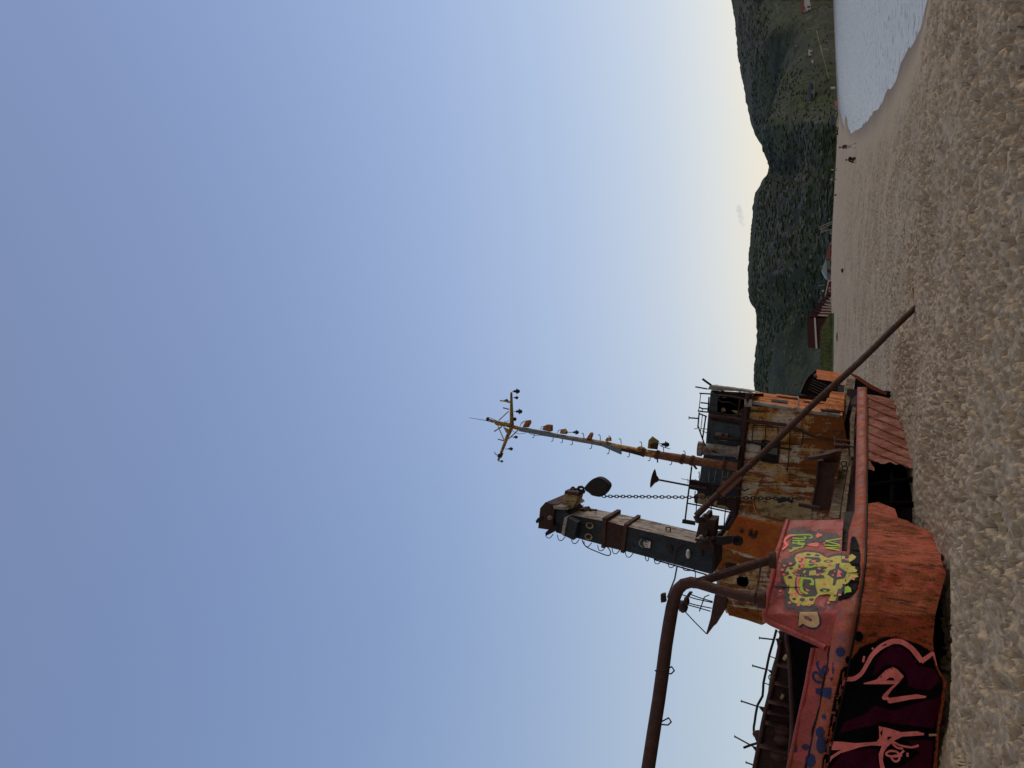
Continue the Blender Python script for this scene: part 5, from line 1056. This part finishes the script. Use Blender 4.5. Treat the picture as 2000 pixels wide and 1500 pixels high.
# =================================================================== things hanging from and leaning on the wreck
YK = 18.7
c0 = at(*Z6(735,255), YK)
mb = MB(); bl = [Z6(*p)[:2] for p in smooth_line([(605,262),(650,208),(700,172),(745,165),(795,187),(846,240),(826,300),(782,345),(745,352),(680,338),(665,325),(640,305),(618,290),(605,262)], 3)]
mb.pprism(bl, YK-.14, .28)
pb = mb.build('pulley_block', M['black'], None, tuple(c0), 'black cargo block swinging from the jib stub of the deck crane', 'pulley')
mb = MB()
for j, q in enumerate(([(515,275),(560,278)],)): mb.ptube([Z6(*p)+(YK,) for p in q], 4.5, 7)
P = [at(*Z6(*p), YK) for p in ((548,258),(585,255),(600,268),(598,288),(560,292),(548,275),(548,258))]; mb.tube(P, .035, 7); mb.build('shackle', M['iron'], pb)
mb = MB(); mb.pprism([((x-1160)*.9+1160, (y-951)*.9+951) for x, y in bl], YK-.16, .02); mb.build('cheek_plate', M['iron'], pb)
A0 = at(*Z6(785,346), YK); A1 = at(1572, 974, YK-.3); Lc = (A1-A0).length; pitch = .082; nL = int(Lc/pitch)
mb = MB(); dz = (A1-A0).normalized(); sx = Vector((0,1,0)).cross(dz).normalized(); sy = dz.cross(sx)
for i in range(nL):
    c_ = A0+dz*(i+.5)*pitch; ax = sx if i % 2 == 0 else sy; hl, hw = pitch*.62, .032
    mb.tube([c_+dz*(hl-hw)*(1 if abs(a_) < math.pi/2 else -1)+dz*hw*math.cos(a_)+ax*hw*math.sin(a_) for a_ in [math.pi*(-1+2*k_/12) for k_ in range(13)]], .0125, 5, cap=False)
mb.build('chain', M['iron'], None, tuple(A0), 'long black chain hanging from the cargo block beside the deck crane', 'chain')
# the leaning spar
T0 = at(1360, 1007, 17.9); T1 = ghit(1786, 604)
dB = (T1-T0).normalized(); T1b = T1+dB*.25
mb = MB(); n = 14; rB = 13.4*.5*17.8*.93/F
pts = [T0.lerp(T1b, i/n)+Vector((0,0,.018*math.sin(i*1.1))) for i in range(n+1)]
mb.tube(pts, [rB]*n+[rB*.85], 14); boom = mb.build('leaning_spar', M['brown'], None, tuple(T1), 'long rusty steel spar leaning from the deck crane down to the sand', 'spar')
mb = MB(); m0 = T0.lerp(T1b, .10); m1 = T0.lerp(T1b, .185)
u_ = Vector((0,-1,0)); v_ = dB.cross(u_).normalized()
mb.prism([m0+v_*rB*1.5+u_*rB*.9, m1+v_*rB*1.5+u_*rB*.9, m1-v_*rB*1.5+u_*rB*.9, m0-v_*rB*1.5+u_*rB*.9], (0,.24,0)); mb.build('sleeve', M['sleeve'], boom)
mb = MB(); mb.tube([T0, T0-dB*.06+Vector((-.06,0,-.08)), T0+Vector((-.12,.1,-.16))], rB*1.05, 10); mb.build('elbow', M['brown_dark'], boom)

# =================================================================== buildings across the bay
MRED = plain('red_boards', srgb(112,44,40), .8, .35, 6); MDRED = plain('dark_red_roof', srgb(70,38,44), .85, .35, 4); MWH = plain('white_boards', srgb(196,194,188), .75, .2, 5)
MROOF = plain('blue_grey_roof', srgb(140,158,168), .6, .15, 4); MDARK = plain('dark_window', srgb(34,38,44), .3, .2, 3); MPINK = plain('red_roof', srgb(138,82,78), .7, .15, 3); MGREYW = plain('grey_wall', srgb(128,130,128), .8, .2, 3); MORG = plain('orange_hull', srgb(212,96,44), .6, .2, 2); MSTEEL = plain('grey_steel', srgb(120,118,114), .6, .2, 3); MBLUE = plain('blue_board', srgb(40,74,180), .6, .2, 3); MSLATE = plain('slate_roof', srgb(78,84,98), .7, .2, 2)
def quadpx(mb, pts, Y, dep, mi=0): mb.prism([at(p[0], p[1], p[2] if len(p) > 2 else Y) for p in pts], (0, dep, 0), mi)
def bld(name, px, py, Y, label, cat, group=None):
    p = at(px, py, Y); return empty(name, (p.x, p.y, p.z), label, cat, group)
# long dark shed with the white eaves board
t_ = bld('shed', 1607, 650, 172, 'long dark red shed with a white eaves board behind the grass bank', 'shed')
mb = MB(); quadpx(mb, [(1576,621),(1578,679),(1594,680),(1590,622)], 172, 6); mb.build('roof', MDRED, t_)
mb = MB(); quadpx(mb, [(1592,622),(1596,680),(1612,679),(1612,622)], 172.3, 5); mb.build('wall', MDRED, t_)
mb = MB(); quadpx(mb, [H7(248,672),H7(275,672),H7(305,1170),H7(275,1172)], 171.8, .2); mb.build('eaves_board', MWH, t_)
# terrace of boathouses, stepping away
boats = [((135,672),(205,600),(300,640),(545,625),(520,665)),((200,600),(240,548),(330,600),(548,575),(545,622)),((240,548),(275,505),(350,552),(535,530),(545,572)),((275,505),(320,460),(365,505),(530,490),(535,528)),((320,462),(350,405),(405,462),(520,455),(528,488)),((350,405),(405,350),(430,405),(520,395),(522,430)),((405,352),(440,325),(470,372),(520,345),(520,380))]
BL = ['nearest red boathouse of the row, beside the long dark shed','second red boathouse from the long dark shed','third red boathouse from the long dark shed','middle boathouse of the red row, fourth from the dark shed','fifth red boathouse from the long dark shed','sixth red boathouse of the row, next to the small last one','smallest red boathouse at the far end of the row, by the red cottage']
for i, q in enumerate(boats):
    Y0 = 172+i*5.5; P = [H7(*p)[:2] for p in q]
    (rx, ry), (tx, ty), (ex, ey), (bx, by), (cx, cy) = P
    t_ = bld('boathouse', bx, (by+cy)/2, Y0, BL[i], 'boathouse', 'row of red boathouses behind the beach')
    mb = MB(); quadpx(mb, [(rx,ry),(tx,ty),(ex,ey-3),(ex+1,ey+2)], Y0, 5); mb.build('roof', MDRED, t_)
    mb = MB(); quadpx(mb, [(ex,ey-3.5),(bx,by),(cx,cy),(ex,ey+1.5)], Y0+.2, 4.5); mb.build('wall', MRED, t_)
    mb = MB(); quadpx(mb, [(ex+2,ey-2.6),(bx,by+.3),(bx,by+3.1),(ex+2,ey-.4)], Y0-.1, .2); mb.build('door', MWH, t_)
# red cottage
t_ = bld('cottage', 1623, 562, 205, 'small dark red cottage with white trim at the end of the boathouse row', 'cottage')
mb = MB(); quadpx(mb, [H7(430,300),H7(485,75),H7(550,65),H7(530,180),H7(525,300)], 205, 5); mb.build('wall', MRED, t_)
mb = MB(); quadpx(mb, [H7(425,300),H7(478,70),H7(492,60),H7(492,85),H7(440,302)], 204.8, 5.5); quadpx(mb, [H7(485,62),H7(552,58),H7(552,74),H7(490,80)], 204.7, .3); mb.split('trim', MWH, t_)
mb = MB(); quadpx(mb, [H7(440,30),H7(470,70),H7(428,298),H7(400,300)], 206, 5); mb.build('roof', MDARK, t_)
mb = MB(); quadpx(mb, [H7(490,175),H7(525,180),H7(525,250),H7(490,248)], 204.8, .2); w_ = mb.build('window', MWH, t_)
mb = MB(); quadpx(mb, [H7(498,190),H7(520,193),H7(520,236),H7(498,234)], 204.7, .1); mb.build('pane', MDARK, w_)
mb = MB(); quadpx(mb, [H7(375,230),H7(430,210),H7(432,225),H7(380,250)], 206, 1); mb.build('chimney', MWH, t_)
# blue-grey house
t_ = bld('house', 1627, 527, 230, 'pale house with a blue-grey hipped roof between the red cottage and the red roof', 'house')
mb = MB(); quadpx(mb, [H6(480,1145),H6(510,1050),H6(575,915),H6(590,1130)], 230, 6); quadpx(mb, [H6(480,1145),H6(590,1120),H6(602,1345),H6(575,1320)], 229.8, 6); mb.split('roof', MROOF, t_)
mb = MB(); quadpx(mb, [H6(575,912),H6(725,930),H6(720,1130),H6(588,1115)], 230.3, 5); quadpx(mb, [H6(588,1118),H6(720,1130),H6(712,1350),H6(600,1340)], 230.2, 5); mb.split('wall', MGREYW, t_)
mb = MB()
for q in ([(655,965),(715,970),(715,1060),(655,1060)],[(600,1140),(640,1140),(640,1200),(600,1190)],[(650,1145),(710,1150),(705,1240),(650,1240)],[(590,920),(650,920),(650,945),(590,940)]): quadpx(mb, [H6(*p) for p in q], 229.9, .2)
mb.split('window', MDARK, t_)
mb = MB()
for y in (1075,1105,1150): mb.ptube([H6(455,y)+(230.,), H6(500,y-5)+(230.,)], 1.1, 5)
mb.split('chimney', MSTEEL, t_)
# red-roofed pavilion
t_ = bld('pavilion', 1627, 490, 240, 'low pavilion with a faded red roof and open porch, beside the blue-grey house', 'pavilion')
mb = MB(); quadpx(mb, [H6(640,580),H6(660,580),H6(662,900),H6(560,905),H6(600,740)], 240, 5); mb.build('roof', MPINK, t_)
mb = MB(); quadpx(mb, [H6(662,590),H6(725,585),H6(725,890),H6(664,890)], 242, 4); mb.build('wall', MDARK, t_)
mb = MB()
for y in (590,625,690,720,880): mb.ptube([H6(660,y)+(240.2,), H6(722,y)+(240.2,)], 1., 5)
mb.split('post', MWH, t_)
mb = MB(); quadpx(mb, [H6(670,755),H6(715,770),H6(700,805),H6(672,800)], 239.9, .2); mb.build('sign', MBLUE, t_)
mb = MB()
for i in range(12):
    y0 = 905+i*36; mb.g += 1; quadpx(mb, [H6(724,y0),H6(742+(i*7%5)*3,y0+2),H6(742+(i*5%4)*3,y0+30),H6(726,y0+32)], 222, .6)
mb.build('low_wall', plain('pale_rubble', srgb(150,142,128), .85, .4, 2), None, tuple(at(*H6(745,1100), 222)), 'low broken pale wall in front of the blue-grey house', 'wall')
# A-frame hoist on the beach head
t_ = bld('hoist', 1628, 440, 250, 'grey steel A-frame boat hoist at the top of the beach', 'hoist')
for q in ([(445,250),(720,130)],[(440,310),(720,165)],[(430,240),(445,310)],[(480,365),(640,310),(735,300)],[(470,300),(560,330)],[(640,300),(735,330)],[(700,290),(705,400)]):
    mb = MB(); mb.ptube([H6(*p)+(250.,) for p in q], 1.6, 5); mb.build('beam', MSTEEL, t_)
mb = MB(); quadpx(mb, [H6(650,320),H6(725,300),H6(720,400),H6(660,370)], 250.5, 2); mb.build('winch_house', MSTEEL, t_)
mb = MB(); quadpx(mb, [H6(705,180),H6(745,150),H6(748,235),H6(720,230)], 248, 3); o_ = mb.build('boat', MWH, None, tuple(at(*H6(735,195), 249)), 'small white boat under the grey hoist', 'boat')
# village on the right slope
def house_px(name, roof, wall, wins, Y, label, cat, mr, mw_):
    p = wall[0]; t_ = bld(name, p[0], p[1], Y, label, cat)
    mb = MB(); quadpx(mb, roof, Y-.3, 7); mb.build('roof', mr, t_); mb = MB(); quadpx(mb, wall, Y, 6); mb.build('wall', mw_, t_)
    for w_ in wins: mb = MB(); quadpx(mb, w_, Y-.25, .2); mb.build('window', MDARK, t_)
    return t_
T3 = Z(1540,0,.05)
Yh = hill_at(1572, 18).y-4
t_ = house_px('villa', [T3(560,20),T3(610,30),T3(615,300),T3(600,470),T3(540,520),T3(490,440),T3(480,330),T3(510,180)], [T3(612,-160),T3(770,-160),T3(855,110),T3(870,380),T3(850,560),T3(770,640),T3(600,560),T3(612,300)], [[T3(615,280),T3(660,290),T3(655,340),T3(615,335)],[T3(730,240),T3(850,230),T3(850,290),T3(740,300)],[T3(640,380),T3(690,380),T3(690,420),T3(640,420)],[T3(760,380),T3(830,375),T3(830,410),T3(770,410)],[T3(620,520),T3(700,500),T3(690,550),T3(640,560)]], Yh, 'white house with red roof edges at the very edge of the photo above the water', 'house', MPINK, MWH)
mb = MB(); quadpx(mb, [T3(865,310),T3(930,360),T3(950,640),T3(870,640)], Yh-1, 3); mb.build('base_wall', MPINK, t_)
mb = MB(); quadpx(mb, [T3(800,560),T3(840,560),T3(865,880),T3(820,800)], Yh-1, .5); mb.build('fence', MWH, t_)
Yh = hill_at(1584, 103).y-4
house_px('white_cottage', [H3(285,975),H3(318,970),H3(330,1085),H3(292,1090)], [H3(318,970),H3(360,975),H3(370,1075),H3(330,1085)], [[H3(300,1010),H3(365,1020),H3(370,1045),H3(308,1050)]], Yh, 'tiny white cottage with a dark door on the hillside above the bay', 'cottage', MWH, MWH)
Yh = hill_at(1588, 123).y-4
house_px('white_barn', [H3(348,1170),H3(385,1170),H3(385,1230),H3(350,1225)], [H3(352,1225),H3(385,1230),H3(388,1290),H3(362,1290)], [], Yh, 'narrow pale barn on the slope below the tiny white cottage', 'barn', MWH, MGREYW)
t_ = house_px('white_shed', [H3(375,1300),H3(400,1310),H3(410,1340),H3(365,1330)], [H3(400,1310),H3(430,1320),H3(425,1365),H3(395,1345)], [], Yh-3, 'small white shed touching the pale barn on the slope', 'shed', MWH, MWH)
Yh = hill_at(1588, 183).y-5
house_px('long_house', [H4(235,95),H4(262,95),H4(262,560),H4(225,530),H4(200,400),H4(205,220)], [H4(258,95),H4(325,95),H4(345,600),H4(265,575)], [[H4(255,140),H4(300,140),H4(305,260),H4(258,265)],[H4(258,350),H4(300,350),H4(300,560),H4(262,560)]], Yh, 'long low dark house with a slate roof and pale sill on the green slope', 'house', MSLATE, MGREYW)
mb = MB(); quadpx(mb, [H4(655,770),H4(695,790),H4(695,940),H4(665,950)], 262, 4); quadpx(mb, [H4(695,800),H4(760,800),H4(760,940),H4(695,940)], 262.3, 3); mb.build('boat_shed', MSLATE, None, tuple(at(*H4(720,870), 263)), 'low blue-grey shed above the white boulders by the far shore', 'shed')
mb = MB(); quadpx(mb, [H4(670,205),H4(765,205),H4(765,240),H4(672,245)], 300, 1); mb.build('shore_post', MWH, None, tuple(at(*H4(770,222), 300)), 'pale upright post by the far waterline', 'post')
mb = MB(); quadpx(mb, [H4(755,500),H4(790,490),H4(805,540),H4(800,590),H4(775,560)], 262, 2.); ob = mb.build('rowing_boat', MORG, None, tuple(at(*H4(800,545), 262)), 'small orange boat pulled up among the far rocks', 'boat')
rr = random.Random(9); BLB = []
spots = [(720,620,14),(785,670,26),(790,760,20),(775,820,22),(815,900,24),(800,960,30),(790,1010,26),(815,1080,22),(812,1160,38),(825,1205,26),(745,640,14)]
desc = ['small tan boulder highest up the far shore, beside the orange boat','long grey-white boulder just left of the orange boat','grey-white boulder between the long one and the blue-grey shed','pale boulder below the blue-grey shed by the far shore','speckled boulder at the water side of the far rock row','large pale boulder in the middle of the far rock row','pale boulder next to the large middle one on the far shore','small boulder before the gap in the far rock row','biggest white boulder at the left end of the far shore','low white boulder touching the biggest one on the far shore','tiny boulder above the orange boat on the far shore']
MBLD = plain('white_boulder', srgb(172,172,176), .85, .45, 1.4, .6)
for (x, y, r_), ds in zip(spots, desc):
    px, py = H4(x, y)[:2]; p = at(px, py, 256); mb = MB(); r0 = r_*.09333*.5*256/F
    mb.ball(p, r0*1.15, 0, 7, (1.3,1,.9)); mb.v = [tuple(Vector(v)+Vector((rr.uniform(-.2,.2),0,rr.uniform(-.2,.2)))*r0) for v in mb.v]
    mb.build('boulder', MBLD, None, tuple(p-Vector((0,0,r0))), ds, 'boulder', 'white boulders along the far shore')
# poles and track on the slope
pd = ['tall pale pole beside the white house with red roof edges','short leaning pole high on the slope above the tiny white cottage','low leaning pole on the slope beside the tiny white cottage','thin aerial pole behind the red cottage']
for i, (q, Y) in enumerate(((((1571.5,57.5),(1600,54.5)), hill_at(1597, 55).y-3), (((1550,91),(1558,88.5)), hill_at(1558, 89).y-2), (((1556,114),(1566,112)), hill_at(1566, 112).y-2), ((H7(320,150)[:2],H7(425,140)[:2]), 207))):
    mb = MB(); mb.ptube([p+(Y,) for p in q], 1.3, 5); mb.build('utility_pole', MSTEEL, None, tuple(at(*q[1], Y)), pd[i], 'pole', 'poles on the far slope')
tr = [H3(*p)[:2] for p in [(445,590),(480,690),(520,850),(545,1000),(590,1150),(630,1320),(665,1460),(690,1540)]]
P = []
for p in tr: h = hill_at(*p); P.append(at(p[0], p[1], h.y-2.5))
mb = MB(); w0 = [.6,1.7,1.3,.8,.5,.5,.5,.4]
vs = []
for p, w_ in zip(P, w0): vs += [p+Vector((0,-.3,w_*.35)), p+Vector((0,.3,-w_*.35))]
mb.add(vs, [(2*i, 2*i+1, 2*i+3, 2*i+2) for i in range(len(P)-1)]); mb.build('track', plain('dirt_track', srgb(128,122,94), .9, .3, .5), label='pale dirt track slanting down the green slope', cat='track', kind='structure')
# grass bank in front of the shed
MGR = NT('bank_grass'); v = MGR.map(); n1 = MGR.noise(v, .45, 7, .7)
MG = MGR.done(MGR.mix(MGR.ramp(n1, .35, .65), srgb(112,118,76), srgb(72,88,54)), .9, None, 0, .1)
mb = MB(); rr = random.Random(4); ub = [(618,1622),(640,1607),(660,1605),(700,1603),(735,1603),(800,1604),(1000,1600)]
gv = []; 
for i in range(0, 60):
    py = 612+i*6.8; 
    for j in range(7):
        tt_ = j/6; px = lerp([(612,1624),(760,1621),(1010,1617)], py)*(1-tt_)+lerp(ub, py)*tt_; gv.append(at(px+1+(5 if j == 0 else 0), py, 146+14*tt_-(2.5 if j == 0 else 0))+Vector((0,0,-.15)))
mb.add(gv, [(i*7+j, i*7+j+1, (i+1)*7+j+1, (i+1)*7+j) for i in range(59) for j in range(6)], 0, True)
for i in range(9000):
    py = rr.uniform(612, 1010); tt_ = rr.random(); px = lerp([(612,1624),(760,1621),(1010,1617)], py)*(1-tt_)+lerp(ub, py)*tt_
    p = at(px+1, py, 146+14*tt_); h = rr.uniform(.2,.75); a_ = rr.uniform(0, 3.14); w_ = rr.uniform(.04,.12)
    mb.add([p+Vector((-w_*math.cos(a_),-w_*math.sin(a_),-.1)), p+Vector((w_*math.cos(a_),w_*math.sin(a_),-.1)), p+Vector((rr.uniform(-.25,.25),rr.uniform(-.25,.25),h))], [(0,1,2)])
mb.build('grass', MG, label='rough green grass bank at the head of the beach', cat='grass', kind='stuff')

# =================================================================== people on the beach
def skin_fig(name, verts, edges, radii, mat, parent, sub=1):
    me = bpy.data.meshes.new(name); me.from_pydata([tuple(v) for v in verts], edges, []); o = bpy.data.objects.new(name, me); COL.objects.link(o)
    o.parent = parent; me.materials.append(mat); ORIG[o.name] = ORIG[parent.name]
    m = o.modifiers.new('skin', 'SKIN'); 
    if not me.skin_vertices: 
        bm = bmesh.new(); bm.from_mesh(me); bm.verts.layers.skin.verify(); bm.to_mesh(me); bm.free()
    for i, r_ in enumerate(radii): me.skin_vertices[0].data[i].radius = (r_, r_)
    me.skin_vertices[0].data[0].use_root = True
    s_ = o.modifiers.new('sub', 'SUBSURF'); s_.levels = sub; s_.render_levels = sub
    return o
SKIN = plain('skin', srgb(190,140,116), .6, .1, 20); HAIR = plain('dark_hair', srgb(44,34,30), .8, .2, 30)
CL = {n: plain(n+'_cloth', c, .85, .25, 10) for n, c in dict(brown=srgb(96,74,70), white=srgb(205,205,200), black=srgb(26,24,28), yellow=srgb(206,176,84), grey=srgb(150,154,158), dark=srgb(40,42,50), check=srgb(150,152,160)).items()}
def person(px, py, label, top, legs, pose, rot=0., Y=None):
    p = ghit(px, py, 20, 300) if Y is None else None
    if p is None: p = at(px, py, Y or 250)
    t_ = empty('person', tuple(p), label, 'person'); t_.rotation_euler = (0, 0, rot); ORIG[t_.name] = Vector((0,0,0))
    if pose == 'sit':
        pel=(0,0,.16); kn=[(-.14,-.38,.5),(.14,-.38,.5)]; ft=[(-.14,-.62,.06),(.14,-.62,.06)]; ch=(0,.02,.56); nk=(0,-.04,.72); hd=(0,-.08,.88); el=[(-.3,-.1,.42),(.3,-.1,.42)]; ha=[(-.12,-.42,.46),(.12,-.42,.46)]
    else:
        st = .24 if pose == 'walk' else .06
        pel=(0,0,.92); kn=[(-.1,-st*.55,.5),(.1,st*.4,.5)]; ft=[(-.1,-st,.05),(.1,st*1.1,.07)]; ch=(0,-.02,1.3); nk=(0,-.03,1.48); hd=(0,-.05,1.64); el=[(-.27,.06,1.12),(.27,-.04,1.12)]; ha=[(-.28,-.08,.88),(.28,-.16,.9)]
    sh=[(-.19,ch[1],ch[2]+.1),(.19,ch[1],ch[2]+.1)]; toe=[(f[0],f[1]-.16,f[2]-.02) for f in ft]
    V=[pel,ch,nk,hd]+kn+ft+toe+sh+el+ha; E=[(0,1),(1,2),(2,3),(0,4),(4,6),(6,8),(0,5),(5,7),(7,9),(1,10),(10,12),(12,14),(1,11),(11,13),(13,15)]
    Rr=[.12,.14,.055,.095,.07,.07,.045,.045,.035,.035,.055,.055,.042,.042,.035,.035]
    for s_ in (0,1):
        h=Vector(ha[s_]); d_=(h-Vector(el[s_])).normalized()
        for k_ in range(5): V.append(tuple(h+d_*(.09 if k_ else .05)+Vector(((k_-2)*.018,0,0)))); E.append((14+s_,len(V)-1)); Rr.append(.009)
    skin_fig('body', V, E, Rr, SKIN, t_)
    V=[ch,pel,(0,ch[1],ch[2]+.12)]+sh+el+[tuple(Vector(a)*.1+Vector(b)*.9) for a,b in zip(el,ha)]
    skin_fig('jacket', V, [(0,1),(0,2),(2,3),(3,5),(5,7),(2,4),(4,6),(6,8)], [.17,.15,.13,.085,.085,.062,.062,.05,.05], top, t_)
    V=[pel]+[tuple(Vector(pel)+Vector((s_*.1,0,-.05))) for s_ in (-1,1)]+kn+[tuple(Vector(f)+Vector((0,0,.06))) for f in ft]
    skin_fig('trousers', V, [(0,1),(0,2),(1,3),(3,5),(2,4),(4,6)], [.145,.1,.1,.08,.08,.06,.06], legs, t_)
    mb = MB(); mb.ball(Vector(hd)+Vector((0,.02,.05)), .11, 0, 8, (1,1.1,1)); mb.build('hair', HAIR, t_)
    return t_
person(1672.5, 284, 'person in a brown jacket and white trousers walking on the wet sand', CL['brown'], CL['white'], 'walk', R(-60))
person(1671, 310, 'person in dark clothes sitting on the sand near the water', CL['black'], CL['black'], 'sit', R(-40))
person(1636, 331, 'person in a yellow jacket far off at the top of the beach', CL['yellow'], CL['dark'], 'walk', R(80), 215)
person(1634, 350, 'person in a pale grey top standing far off on the beach', CL['grey'], CL['dark'], 'stand', R(20), 215)
person(1643, 380, 'person all in black striding along the middle of the far beach', CL['black'], CL['black'], 'walk', R(75), 190)
# litter on the sand
def bit(name, px, py, shape, mat, label, cat, Y=None):
    p = ghit(px, py, 6, 280) if Y is None else at(px, py, Y)
    mb = MB(); shape(mb, p); return mb.build(name, mat, None, tuple(p), label, cat)
bit('litter', 1789, 572, lambda mb, p: mb.tube([p+Vector((-.14,0,.05)), p+Vector((-.06,.03,.09)), p+Vector((.04,.0,.06)), p+Vector((.13,-.05,.07))], [.02,.045,.03,.02], 7), M['beige'], 'pale scrap of litter on the sand just beyond the tip of the leaning spar', 'litter')
bit('plank', 1638, 634, lambda mb, p: mb.prism([p+Vector((-.9,0,.05)), p+Vector((.9,.2,.06)), p+Vector((.9,.2,.2)), p+Vector((-.9,0,.19))], (0,.3,0)), MWH, 'bleached plank lying on the sand below the grass bank', 'plank')
bit('beach_stone', 1647, 528, lambda mb, p: mb.ball(p+Vector((0,0,.12)), .26, 0, 8, (1.2,.9,.6)), MDARK, 'dark stone alone on the sand below the blue-grey house', 'stone')
bit('beach_log', 1636, 657, lambda mb, p: mb.tube([p+Vector((-.7,0,.06)), p+Vector((0,.1,.1)), p+Vector((.6,.0,.05))], [.06,.1,.05], 7), M['brown_dark'], 'dark driftwood log below the grass bank', 'log')
bit('shell', 1664, 507, lambda mb, p: mb.ball(p+Vector((0,0,.06)), .12, 0, 7, (1.3,1,.5)), MWH, 'small white scrap on the flat sand below the blue-grey house', 'litter')
